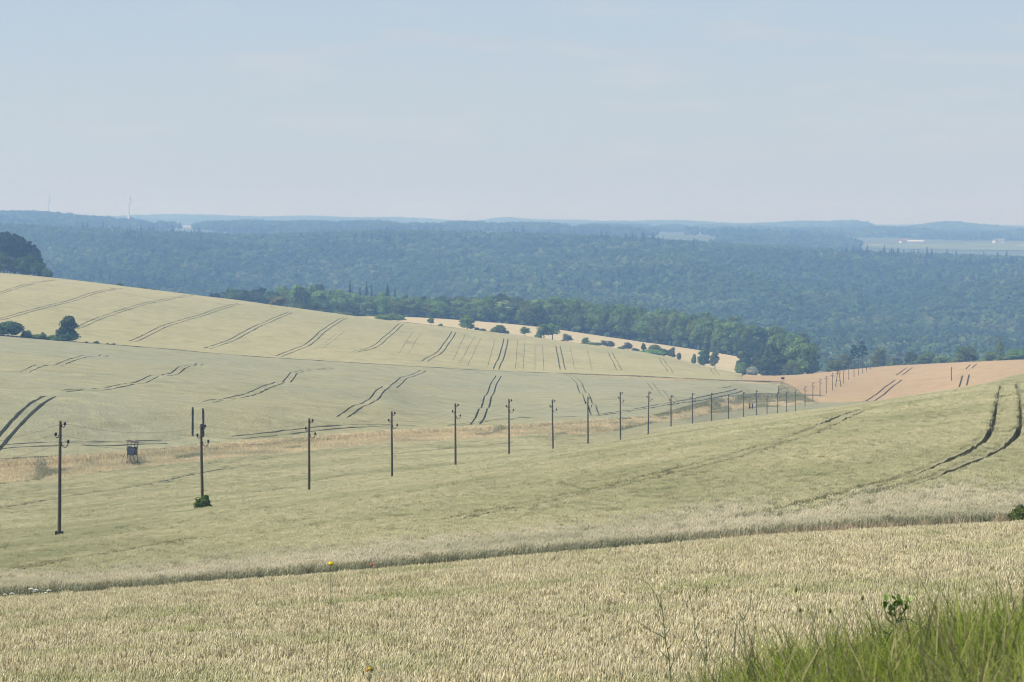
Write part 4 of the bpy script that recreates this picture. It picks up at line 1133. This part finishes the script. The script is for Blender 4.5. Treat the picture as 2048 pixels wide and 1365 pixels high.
# branching dry stalk
weed("dry_weed", 13.5, [[(1345,1480),(1342,1365),(1337,1310),(1330,1275),(1326,1225),(1312,1190),(1297,1168),(1275,1156)],[(1331,1278),(1322,1272),(1311,1266),(1300,1262),(1276,1243)],[(1330,1262),(1333,1258),(1321,1245),(1310,1228)],[(1334,1300),(1343,1290),(1352,1276)],[(1340,1340),(1352,1310),(1370,1288)],[(1338,1320),(1320,1302),(1312,1278)],[(1326,1225),(1321,1205),(1319,1190)],[(1331,1270),(1338,1262),(1340,1250)]],
     "branching bare weed stalk bending left over the foreground wheat", "weed", [(1333,1257,.6,0,.5,.03,.005),(1326,1226,-.7,0,.4,.03,.004),(1320,1300,-.5,.1,.6,.03,.004)], [(M['weed_stem'],"bud",[(1303,1318,.011),(1319,1212,.006),(1311,1229,.006)])], .0042)
weed("dry_weed", 13.8, [[(1416,1480),(1414,1400),(1409,1320),(1400,1290),(1390,1262),(1387,1235),(1382,1208),(1377,1185)],[(1412,1330),(1413,1300),(1413,1262)],[(1400,1290),(1392,1302),(1383,1290)],[(1409,1320),(1420,1300),(1415,1262)],[(1389,1262),(1396,1250),(1402,1240)]],
     "thin upright weed with dark seed pods left of the green verge", "weed", [(1414,1290,.5,0,.8,.05,.006),(1410,1310,-.5,0,.7,.05,.006)], [(M['weed_stem'],"bud",[(1390,1238,.008),(1396,1247,.008),(1412,1294,.012),(1404,1281,.007),(1413,1262,.006)])], .004)
weed("dry_weed", 13.0, [[(1500,1480),(1496,1365),(1490,1290),(1486,1240),(1500,1215),(1503,1180)],[(1490,1290),(1478,1262),(1480,1230)],[(1494,1330),(1508,1280),(1512,1240)],[(1486,1240),(1477,1225)]],
     "dark seed pod weed rising at the left corner of the verge", "weed", (), [(M['weed_stem'],"bud",[(1465,1238,.008),(1480,1228,.007),(1503,1184,.008),(1494,1252,.008),(1511,1243,.007)])], .004)
# leafy broad weed
lv = []
for u, v in ((1770,1212),(1776,1216),(1784,1222),(1793,1215),(1800,1212),(1806,1218),(1813,1210),(1818,1206),(1790,1208),(1797,1204),(1779,1228),(1802,1228),(1810,1224),(1774,1205),(1786,1232),(1768,1220)):
  for _k in range(3):
    lv.append((u+g9.normal()*3, v+g9.normal()*4, g9.normal()*.5, g9.normal()*.3, .8, .042+.025*g9.random(), .011))
lv += [(1800,1245,1,.1,.25,.075,.013),(1780,1262,-1,.1,.35,.06,.012),(1774,1270,-.9,-.2,.3,.05,.011),(1765,1250,-.8,.1,.5,.05,.010),(1795,1238,.9,0,.5,.06,.010),(1790,1268,.9,-.1,.1,.05,.010),(1770,1256,-.4,.2,.8,.05,.009)]
weed("leafy_weed", 12.5, [[(1758,1480),(1760,1330),(1768,1295),(1779,1270),(1790,1252),(1797,1238),(1803,1222)],[(1790,1252),(1776,1238),(1768,1215)],[(1797,1238),(1806,1225),(1816,1208)],[(1793,1246),(1790,1225),(1788,1208)],[(1796,1244),(1810,1238),(1822,1240),(1838,1252),(1846,1268)],[(1779,1270),(1765,1262)]],
     "leafy green weed with a dark bent stem standing over the verge grass", "weed", lv, (), .006)
# bent grass culms of the verge
for i, px in enumerate(([(1640,1500),(1660,1340),(1690,1250),(1712,1210),(1725,1196)],[(1770,1500),(1720,1330),(1690,1260),(1660,1222)],[(1880,1500),(1850,1340),(1815,1260),(1802,1236)],[(1960,1500),(1930,1330),(1900,1250),(1870,1215)],[(1980,1480),(1990,1350),(2015,1300),(2035,1280)],[(1560,1500),(1575,1370),(1590,1310),(1600,1240),(1592,1180)],[(1690,1480),(1660,1330),(1640,1260),(1618,1225),(1600,1220)],[(2020,1480),(1995,1300),(1975,1235),(1950,1205)])):
    weed("grass_culm", 11.5+.25*i, [px], ("arching dry grass culm, number " if 0 else ["dry culm curving right beside the leafy weed","long thin culm leaning left below the leafy weed","culm leaning left just right of the leafy weed","culm leaning left over the middle of the right verge","short culm curving right near the lower right corner","upright culm left of the leafy weed with a drooping tip","culm arching far left at the front of the verge","culm leaning left close to the right photo edge"][i]), "grass", (), [(M['grass_dry'],"seed_head",[(px[-1][0],px[-1][1],.014)])], .0024)
# white umbels at the left edge of the near wheat
for i, (u, v, s_) in enumerate(((10,1189,.7),(24,1187,.8),(62,1178,1.),(68,1183,.9),(72,1180,.9),(92,1186,.8),(98,1181,.8),(432,1170,.7),(440,1168,.8),(446,1170,.7),(452,1168,.7))):
    px = [(u+2, v+30), (u+1, v+12), (u, v)]
    weed("white_umbel", 75.6, [px]+[[(u+1, v+8), (u+k*3, v+abs(k)*1.)] for k in (-1,1)], "small white flowering umbel sticking out of the wheat edge at the left" if i < 7 else "small white flowering umbel in the little cluster farther right along the wheat edge", "flower", (), [(M['petal_white'],"flower",[(u, v, .05*s_),(u-3, v+1, .04*s_),(u+3, v+1, .04*s_)])], .006)["group"] = "white umbels along the wheat edge"
# green bush at the right end of the dark field edge
tree('bush', 2046, 110.5, 1008, None, 46, "bush", "green bush at the right end of the dark field edge", "bush")
# ------------------------------------------------------------------ poles and wires
M['pole'] = plain("weathered_pole_wood", (.10,.082,.05), .85, .45, 3.)
M['iron'] = plain("dark_iron", (.022,.020,.018), .55, .3, 10, .4)
M['glaze'] = plain("dark_glazed_insulator", (.018,.014,.012), .3, .3, 20, .5)
M['wire'] = plain("grey_wire", (.10,.10,.10), .5, .1, 3, .4)
POLES = [(118,842,1068),(405,848,1015),(618,837,985),(784,823,953),(911,807,928),(1018,798,910),(1106,799,895),(1176,793,883),(1241,784,874),(1296,783,866),(1342,791,860),(1385,791,855),(1423,786,850),(1457,789,846),(1487,784,841),(1513,781,836),(1534,792,834),(1555,785,831),(1573,784,828),(1591,780,823),(1610,773,815.5),(1625.5,766,810.5),(1640,768,805),(1652.5,755,799),(1665,747,792),(1676.5,744,785),(1687,742,778),(1697.5,738,773.5),(1708,735,767.5),(1716.7,733,759.7),(1725,731,754),(1733,728,747.5),(1740.5,727,743),(1748.4,726,739.5),(1755,726,737)]
ORD = "nearest second third fourth fifth sixth seventh eighth ninth tenth eleventh twelfth thirteenth fourteenth fifteenth sixteenth seventeenth eighteenth nineteenth twentieth".split()
ORD += ["twenty-"+o for o in "first second third fourth fifth sixth seventh eighth ninth".split()]+["thirtieth"]+["thirty-"+o for o in "first second third fourth fifth".split()]
ORD[0] = "first"
def pole_meshes():
    p = MB(); p.tube([(0,0,-1.2),(.01,0,3),(-.012,.01,6),(0,0,9)], [.155,.145,.125,.105], 10)
    p.lathe([(.11,8.98),(.09,9.03),(.03,9.05)], (0,0,0), 10)
    res = {'pole': p.mesh("pole", M['pole'], False)}
    for nm, x, z, dp in (("a",.34,8.76,.16),("b",-.34,8.0,.16),("c",.60,7.5,.32)):
        b = MB(); s_ = 1 if x > 0 else -1; w = abs(x)
        pts = [(s_*.06,0,z),(s_*.10,0,z)]+[(s_*(.10+(w-.10)*(.5-.5*math.cos(t))), 0, z-dp*math.sin(t)) for t in np.linspace(.35, math.pi*.93, 8)]
        pts = [(s_*-.10,0,z)]+pts+[(x,0,z+.06)]
        b.tube(pts, .028, 6); b.box((s_*.02,0,z),(.30,.05,.06))
        res['hook_'+nm] = b.mesh("hook", M['iron'])
        i = MB(); i.lathe([(.05,z-.02),(.105,z+.0),(.11,z+.07),(.06,z+.09),(.09,z+.12),(.09,z+.18),(.045,z+.22),(.02,z+.25)], (x,0,0), 10)
        res['ins_'+nm] = i.mesh("insulator", M['glaze'])
    f = MB()
    f.box((-.2,0,.90),(.16,.2,.26)); f.box((.2,0,.90),(.16,.2,.26)); f.box((0,.0,.92),(.5,.06,.08))
    res['foot'] = f.mesh("stub_block", M['iron'])
    return res
PM = pole_meshes()
LINE_ROT = -math.atan2(.215, 1.)
att = {'a':[], 'b':[], 'c':[]}
rp = np.random.default_rng(3)
for t, (u, vt, vb) in enumerate(POLES):
    Y = 29.7*(t+5.76); x = float(ux(u, Y)); z = float(tz(x, Y))
    ztop = -Y*(vt-V0)/F
    h = float(np.clip(ztop-z, 7., 10.5)); sz = h/9.05
    o = empty("utility_pole", (x, Y, z)); o.rotation_euler = (0, rp.normal(0,.006), LINE_ROT)
    if t == 25:   # the A-shaped twin pole
        o.name = "braced_pole"
        for s_ in (-1, 1):
            m = MB(); m.tube([(s_*1.25,0,-.8),(s_*.12,0,h)], [.16,.12], 8); m.build("pole", M['pole'], o)
        m = MB(); m.box((0,0,h*.42),(1.5,.12,.14)); m.box((0,0,h*.92),(1.9,.1,.12)); m.box((0,0,h*.8),(1.7,.1,.12)); m.build("crossbar", M['pole'], o)
        m = MB()
        for xx in (-.8,.8):
            for zz in (.92,.8): m.lathe([(.05,h*zz+.06),(.09,h*zz+.1),(.08,h*zz+.22),(.03,h*zz+.26)], (xx,0,0), 8)
        m.build("insulator", M['glaze'], o)
        tag(o, "A-shaped twin pole with a crossbar in the pole line over the pink field", "pole", "poles of the overhead line")
    else:
        pl = obj("pole", PM['pole'], o); pl.scale = (.86,.86,sz)
        for k in 'abc':
            hk = obj("hook", PM['hook_'+k], o); ins = obj("insulator", PM['ins_'+k], hk); hk.location = (0,0,(sz-1)*9.05)
        if t == 0: obj("stub_block", PM['foot'], o)
        if t in (23, 24):
            m = MB(); m.box((0,.13,h-.9),(1.8,.1,.1)); m.build("crossarm", M['pole'], o)
        lb = {0: "nearest and tallest wooden pole with dark stub blocks at its foot", 1: "wooden pole rising out of a green bush", 23: "wooden pole with a crossarm, second to the left of the A-shaped twin pole", 24: "wooden pole with a crossarm, directly left of the A-shaped twin pole", 26: "wooden pole directly right of the A-shaped twin pole", len(POLES)-1: "farthest tiny wooden pole at the top edge of the pink field"}.get(t, f"wooden pole with three hook insulators, {ORD[t]} of its line counted from the near left end")
        tag(o, lb, "pole", "poles of the overhead line")
    cx, sx_ = math.cos(LINE_ROT), math.sin(LINE_ROT)
    for k, dx, dz in (('a',.34,-.18),('b',-.34,-.95),('c',.60,-1.45)): att[k].append((x+dx*cx, Y+dx*sx_, z+h+dz))
# the line goes on past the left photo edge to a pole outside the frame
for k, nm, lb in (('a',"overhead_wire","top right wire of the pole line, sagging between the poles"),('b',"overhead_wire","left wire of the pole line, on the hooks left of the poles"),('c',"overhead_wire","lowest right wire of the pole line, on the longest hooks")):
    pts = list(att[k]); d = np.array(pts[0])-np.array(pts[1]); pts = [tuple(np.array(pts[0])+d*np.array([1,1,.3]))]+pts
    mb = MB()
    for a, b in zip(pts[:-1], pts[1:]):
        a = np.array(a); b = np.array(b); n = 10 if a[1] < 600 else 6
        q = [tuple(a+(b-a)*f_-np.array([0,0,4*.62*f_*(1-f_)])) for f_ in np.linspace(0,1,n)]
        mb.tube(q, .008 if a[1] < 500 else .009, 4, False)
    tag(mb.build(nm, M['wire']), lb, "wire", "wires of the pole line")
# single pole right
x, Y = float(ux(1903, 920)), 920.; z = float(tz(x, Y)); o = empty("utility_pole", (x, Y, z)); h = -Y*(734-V0)/F-z
p_ = obj("pole", PM['pole'], o); p_.scale = (1.3,1.3,h/9.05)
m = MB(); m.box((.0,0,h-.55),(.5,.1,.1)); m.box((.0,0,h-1.2),(.42,.1,.1)); m.build("crossarm", M['iron'], o)
tag(o, "solitary wooden pole in the pink field away from the line", "pole")
# bush at the second pole
def bush_near(u, Y, vt, w, label):
    g = np.random.default_rng(8); x = float(ux(u, Y)); z = float(tz(x, Y)); H = -Y*(vt-V0)/F-z; Wd = w*Y/F
    C = []; Rr = []
    for cx, top, n in ((-.24*Wd, .86, 30), (.16*Wd, 1.04, 46)):
        for k in range(n):
            a = g.random()*6.283; zt = .1+.85*g.random(); r = .20*Wd*g.random()**.5*(1.15-.75*abs(zt-.45)); zz = H*top*zt*.93; C.append((cx+r*math.cos(a), r*math.sin(a)*.9, zz)); Rr.append(.14+.16*g.random())
    o = empty("bush", (x, Y, z)); obj("crown", lobes_mesh("crown", np.array(C), np.array(Rr), 40, .085, M['leaf_bush'], g, .5), o)
    m = MB()
    for k in range(6):
        a = k*1.05; m.tube([(.05*math.cos(a),.05*math.sin(a),-.1),(.3*math.cos(a)-.1,.3*math.sin(a),H*.4),(.5*math.cos(a),.5*math.sin(a),H*.75)], [.03,.02,.01], 5)
    m.build("trunk", M['bark'], o); tag(o, label, "bush")
bush_near(405.5, 198.6, 989, 33, "bright green leafy bush wrapped around the foot of the second pole")

# ------------------------------------------------------------------ raised hide
M['hide_wood'] = plain("dark_hide_planks", (.05,.045,.032), .85, .4, 4)
M['hide_pole'] = plain("grey_brown_posts", (.13,.10,.06), .85, .3, 4)
M['hide_net'] = plain("blue_grey_cladding", (.065,.075,.075), .8, .25, 6)
M['hide_roof'] = plain("rusty_roof_sheet", (.085,.05,.04), .7, .3, 5)
def hide():
    Y = 398.; x = float(ux(264.5, Y)); z = float(tz(x, Y)); s_ = Y/F
    zt = -Y*(881-V0)/F; o = empty("raised_hide", (x, Y, z)); o.rotation_euler = (0,0,rad(-18))
    H = zt-z; fl = H-2.35; wd = .60   # floor height, half width
    for sx in (-1,1):
        for sy in (-1,1):
            m = MB(); top = H-.12-(.32 if sx > 0 else 0.)
            m.tube([(sx*wd*1.25, sy*wd*1.2, -.3), (sx*wd*.9, sy*wd*.95, fl+.2), (sx*wd*(.82 if sx < 0 else 1.25), sy*wd*.95, top)], .055, 6); m.build("leg", M['hide_pole'], o)
    m = MB()
    for sy in (-1,1):
        m.tube([(-wd*1.15, sy*wd*1.18, .4),(wd*.95, sy*wd, fl)], .04, 5); m.tube([(wd*1.15, sy*wd*1.18, .4),(-wd*.95, sy*wd, fl)], .04, 5)
    m.tube([(-wd*1.15,-wd*1.18,.4),(-wd*.95,wd,fl)], .04, 5); m.build("brace", M['hide_pole'], o)
    m = MB(); m.box((0,0,fl),(2*wd+.2,2*wd+.2,.08)); m.build("floor", M['hide_wood'], o)
    m = MB()
    for k in range(5): m.box((0,-wd-.02,fl+.14+k*.23),(2*wd+.06,.04,.205))
    m.build("front_panel", M['hide_net'], o)
    m = MB()
    for k in range(5):
        for sx in (-1,1): m.box((sx*(wd+.03),0,fl+.14+k*.23),(.04,2*wd,.205))
        m.box((0,wd+.02,fl+.14+k*.23),(2*wd+.06,.04,.205))
    m.build("side_panel", M['hide_wood'], o)
    m = MB(); m.box((0,-wd-.03,fl+1.27),(2*wd+.3,.1,.09)); m.box((-wd-.03,0,fl+1.272),(.1,2*wd,.085)); m.box((wd+.03,0,fl+1.274),(.1,2*wd,.08)); m.build("railing", M['hide_wood'], o)
    m = MB(); m.box((.12,0,H-.22),(2*wd+.75,2*wd+.35,.05), Matrix.Rotation(rad(11),3,'Y')); m.build("roof", M['hide_roof'], o)
    m = MB(); m.tube([(wd,-wd,fl+1.1),(wd+2.05,-wd-.8,.15)], .03, 5); m.build("guy_pole", M['hide_pole'], o)
    m = MB(); m.tube([(-wd,-wd,fl+1.1),(-wd-.85,-wd-.9,.1)], .035, 5); m.build("guy_pole", M['hide_pole'], o)
    m = MB()
    for sy in (-.22,.22): m.tube([(wd*.35+sy,-wd-.5,-.1),(wd*.25+sy,-wd-.06,fl+.75)], .03, 5)
    for k in range(6): m.tube([(wd*.35-.22,-wd-.5+.075*k,.25+.32*k),(wd*.35+.22,-wd-.5+.075*k,.25+.32*k)], .022, 5)
    m.build("ladder", M['hide_pole'], o)
    tag(o, "raised wooden hunting hide with a rusty sloping roof in the dry grass strip", "hunting hide")
hide()
# two dark boards on trestle legs in the strip
def boards():
    x, Y = hit(1502, 823, 700, 845); z = float(tz(x, Y)); s_ = Y/F; o = empty("trough_stand", (x, Y, z))
    w = 8.2*s_; zt = -Y*(807.5-V0)/F-z; m = MB()
    for sx, lb in ((-1,"left"),(1,"right")):
        p_ = MB(); p_.box((sx*w*.36,0,zt-.53*zt*.5-.02),(w*.30,.35,zt*.56)); p_.build("board", M['hide_wood'], o)
        l_ = MB(); l_.tube([(sx*w*.30,-.25,-.2),(sx*w*.36,0,zt*.55)], .06, 5); l_.tube([(sx*w*.48,.3,-.2),(sx*w*.36,.02,zt*.55)], .06, 5); l_.build("leg", M['hide_pole'], o)
    c_ = MB(); c_.box((0,.0,zt*.46),(w*.85,.14,.16)); c_.box((0,.02,zt*.80),(w*.7,.1,.12)); c_.build("crossbar", M['hide_wood'], o)
    tag(o, "low stand of two dark upright boards joined by a bar on the grass strip", "board stand")
boards()
def box_hide():
    x, Y = hit(1565.5, 766, 840, 960); z = float(tz(x, Y)); s_ = Y/F; o = empty("box_hide", (x, Y, z)); o.rotation_euler = (0,0,.2)
    zt = -Y*(755.3-V0)/F-z; w = 5.6*s_; hb = 3.6*s_; m = MB()
    m.box((0,0,zt-hb*.5),(w,w*.9,hb)); m.build("cabin", M['hide_wood'], o)
    m = MB(); m.box((0,0,zt+.05),(w*1.18,w*1.1,.09)); m.build("roof", M['hide_pole'], o)
    m = MB(); m.box((-.1*w,-w*.46,zt-hb*.40),(w*.5,.05,hb*.28)); m.build("opening", M['iron'], o)
    for sx in (-1,1):
        for sy in (-1,1):
            m = MB(); m.tube([(sx*w*.5,sy*w*.45,-.2),(sx*w*.42,sy*w*.4,zt-hb)], .055, 6); m.build("leg", M['dry'], o)
    tag(o, "small dark box hide on pale legs above the weedy field corner", "hunting hide")
box_hide()
# ------------------------------------------------------------------ wind turbines
M['white'] = plain("white_turbine_paint", (.80,.80,.80), .5, .03, 1)
def turbine(u, vhub, Y, r_px, angles, label, yaw=.4, tower_w=1.):
    x = float(ux(u, Y)); z = float(tz(x, Y)); h = -Y*(vhub-V0)/F-z; bl = r_px*Y/F
    o = empty("wind_turbine", (x, Y, z)); o.rotation_euler = (0,0,yaw)
    m = MB(); n = 8; m.tube([(0,0,-3)]+[(0,0,h*k/n) for k in range(1,n+1)], [2.6*tower_w]+[(2.5-1.1*k/n)*tower_w for k in range(1,n+1)], 14); m.build("tower", M['white'], o)
    m = MB(); m.tube([(0,4.5,h+1.6),(0,3.5,h+1.6),(0,-3.2,h+1.6),(0,-4.6,h+1.6)], [.8,1.3,1.3,.8], 10); m.build("nacelle", M['white'], o)
    m = MB(); m.tube([(0,-4.65,h+1.6),(0,-5.8,h+1.6),(0,-6.6,h+1.6)], [1.5,1.2,.2], 10); hub = m.build("hub", M['white'], o)
    for a in angles:
        m = MB(); V = []; Fs = []
        for k, (f_, c) in enumerate(((0,1.1),(.12,1.5),(.25,2.0),(.6,1.25),(.9,.6),(1,.15))):
            for q in (-1,1):
                for yy in (-.25,.25):
                    d = f_*bl; px = math.sin(a)*d+math.cos(a)*q*c; pz = math.cos(a)*d-math.sin(a)*q*c; V.append((px, -5.4+yy*(1-f_*.7), h+1.6+pz))
        for k in range(5):
            b = 4*k
            for i, j in ((0,1),(1,3),(3,2),(2,0)): Fs.append((b+i, b+j, b+4+j, b+4+i))
        Fs += [(0,2,3,1),(20,21,23,22)]
        m.add(V, Fs); m.build("blade", M['white'], hub)
    tag(o, label, "wind turbine", "wind turbines on the horizon"); return o
turbine(257.5, 402.5, 5900, 11, (-.55, .25, 2.9), "brightest wind turbine, its white tower standing clear against the sky", 1.1, 1.25)
turbine(96, 401.5, 7000, 11, (-.1, .15, 2.6), "paler wind turbine left, rising behind the wooded hill", 1.25, 1.1)
turbine(228.5, 411, 11800, 8, (.1, 2.2, 4.3), "very faint wind turbine left of the brightest one", .8, .8)
turbine(296, 413, 12200, 8, (.5, 2.6, 4.7), "very faint wind turbine right of the brightest one", .8, .8)
# ------------------------------------------------------------------ village houses and church far off
M['plaster'] = plain("pale_plaster", (.72,.70,.66), .8, .06, 1)
M['tiles'] = plain("red_roof_tiles", (.26,.12,.085), .8, .2, 2)
M['slate'] = plain("grey_roof", (.16,.16,.17), .7, .2, 2)
M['shed'] = plain("pale_shed_sheet", (.55,.56,.55), .6, .08, 1)
def house(u, v, Ya, w, d, h, rh, label, roof='tiles', wall='plaster', name="house", cat="house", rz=0., win=True):
    x, Y = hit(u, v, Ya, 14500); z = float(tz(x, Y)); o = empty(name, (x, Y, z), rz)
    m = MB(); m.box((0,0,h/2-.5),(w,d,h+1)); m.build("wall", M[wall], o)
    m = MB(); e = .5
    m.add([(-w/2-e,-d/2-e,h),(w/2+e,-d/2-e,h),(w/2+e,d/2+e,h),(-w/2-e,d/2+e,h),(-w/2-e,0,h+rh),(w/2+e,0,h+rh)], [(0,1,5,4),(2,3,4,5),(0,4,3),(1,2,5),(0,3,2,1)]); m.build("roof", M[roof], o)
    if win:
        m = MB()
        for k in range(max(2, int(w/4))): m.box((-w/2+(k+.5)*w/max(2,int(w/4)),-d/2-.03,h*.55),(1.4,.12,1.6))
        m.build("window", M['iron'], o)
    tag(o, label, cat, "far village houses"); return o
vg = np.random.default_rng(4)
for u, v, lb in ((1160,460,"white house, left one of two on the far green slope"),(1171,459,"white house, right one of two on the far green slope"),(1367,461,"leftmost pale house of the far village right of the church"),(1382,462.5,"small pale house second in the far village"),(1394,462,"brightest white house of the far village"),(1399,465,"low pale house under the brightest one of the village"),(1412,466,"pale house in the middle of the far village"),(1422,466,"small house right of the village middle"),(1430,465,"pale house near the right end of the far village"),(1436,466,"rightmost house of the far village row"),(1471,461.5,"lone white house right of the far village"),(1537,465,"lone pale house far right of the village"),(662,453,"left white house below the horizon left of centre"),(673,453,"white house with a bright gable left of centre"),(710,457,"white house at the forest edge left of centre"),(676,457,"small house beside the bright gable"),(715,456,"small pale house touching the one at the forest edge"),(1860,462,"pale house below the right wooded hill"),(272,456,"small white house right of the brightest turbine"),(1992,486,"white farmhouse on the green plateau field at the right"),(2002,486,"small pale outbuilding right of the white farmhouse"),(1807,487,"small white house left of the long shed")):
    house(u, v, 4700 if v > 480 else 5300, 14+4*vg.random(), 10, 5.5, 4.5, lb, 'tiles' if vg.random() < .5 else 'slate', rz=float(vg.normal(0,.5)))
house(1831, 488, 4700, 34, 12, 5, 2.6, "long low pale shed on the green plateau field", 'shed', 'shed', "shed", "shed", -.1, False)
house(1312, 458.5, 5300, 26, 12, 5, 4, "long pale building right of the church tower", 'tiles', 'plaster', "barn", "building", 0, False)
def church():
    x, Y = hit(1289, 456, 5300, 14500); z = float(tz(x, Y)); o = empty("church", (x, Y, z)); H = -Y*(443-V0)/F-z; k = max(H, 24)
    m = MB(); m.box((0,0,k*.26),(6.5,6.5,k*.56)); m.build("tower", M['plaster'], o)
    m = MB(); m.tube([(0,0,k*.54),(0,0,k*.62),(0,0,k*.72),(0,0,k)], [5.,3.4,2.2,.3], 8); m.build("spire", M['slate'], o)
    m = MB(); m.box((9.5,0,4),(12,9,9)); m.build("nave", M['plaster'], o)
    m = MB(); m.add([(3.4,-5,8.5),(16,-5,8.5),(16,5,8.5),(3.4,5,8.5),(3.4,0,14),(16,0,14)], [(0,1,5,4),(2,3,4,5),(0,4,3),(1,2,5),(0,3,2,1)]); m.build("roof", M['tiles'], o)
    tag(o, "church with a pointed dark spire on the far horizon slope", "church")
church()
# ------------------------------------------------------------------ open fields of the far plateau
def far_field(pxs, Ya, Yb, mat, label, h=1.5):
    pts = [hit(u, v, Ya, Yb, 0) for u, v in pxs]
    poly = np.array(pts); n = 26; us = np.linspace(poly[:,0].min(), poly[:,0].max(), n); ys = np.linspace(poly[:,1].min(), poly[:,1].max(), n)
    gx, gy = np.meshgrid(us, ys); ok = inpoly(gx.ravel(), gy.ravel(), poly)
    pp = np.vstack([poly, np.column_stack([gx.ravel()[ok], gy.ravel()[ok]])])
    vv, ee, ff, *_ = delaunay_2d_cdt([Vector(p) for p in pp], [(i, (i+1) % len(poly)) for i in range(len(poly))], [], 1, 1e-3, False)
    V2 = np.array([tuple(v) for v in vv]); T3 = np.array([f for f in ff if len(f) == 3])
    me = mesh_np("far_field", np.column_stack([V2, tz(V2[:,0], V2[:,1])+h]), [T3], [mat], smooth=True)
    tag(obj("far_field", me), label, "field", kind="structure")
M['f_green'] = crop_mat("far_green_field", (.095,.14,.06), (.135,.18,.08), (.16,.17,.09), .02, .2)
M['f_pale'] = crop_mat("far_pale_field", (.34,.30,.20), (.44,.39,.27), (.32,.29,.19), .02, .2)
for px, Ya, Yb, mt, lb in (
    ([(1720,492),(1850,489.8),(2060,487),(2400,487),(2400,503),(2060,503),(1800,500),(1725,496)], 4300, 6200, 'f_green', "pale green plateau field behind the forest crest"),
    ([(2030,493),(2060,491),(2300,491),(2300,497),(2055,497)], 4300, 6200, 'f_pale', "tan patch in the plateau field at the right edge"),
    ([(1728,491.5),(1768,490.2),(1768,494),(1730,495)], 4300, 6200, 'f_pale', "pale patch behind the spruces of the crest"),
    ([(1880,463),(1960,462),(2060,464),(2060,471),(1960,471),(1900,467)], 6000, 9500, 'f_green', "light meadow below the right wooded hill"),
    ([(222,452),(260,452),(258,456),(225,455)], 5600, 8200, 'f_pale', "pale field strip by the brightest turbine"),
    ([(275,454),(330,451),(400,451),(415,456),(300,459)], 5600, 8200, 'f_pale', "pale field right of the turbines"),
    ([(520,447),(600,450),(600,451.5),(520,449)], 6200, 9500, 'f_pale', "thin pale far strip"),
    ([(780,456),(900,455),(895,460),(790,459)], 5600, 9500, 'f_pale', "pale far fields left of the centre"),
    ([(968,458.5),(1010,457),(1010,461),(970,461)], 5600, 9500, 'f_pale', "pale far field at the centre"),
    ([(1110,462),(1180,461),(1180,464),(1112,464)], 5400, 9500, 'f_green', "far green slope by the two white houses"),
    ([(1666,461),(1710,461),(1708,463),(1668,463)], 5600, 8200, 'f_pale', "thin pale field under the right hill")):
    far_field(px, Ya, Yb, M[mt], lb)
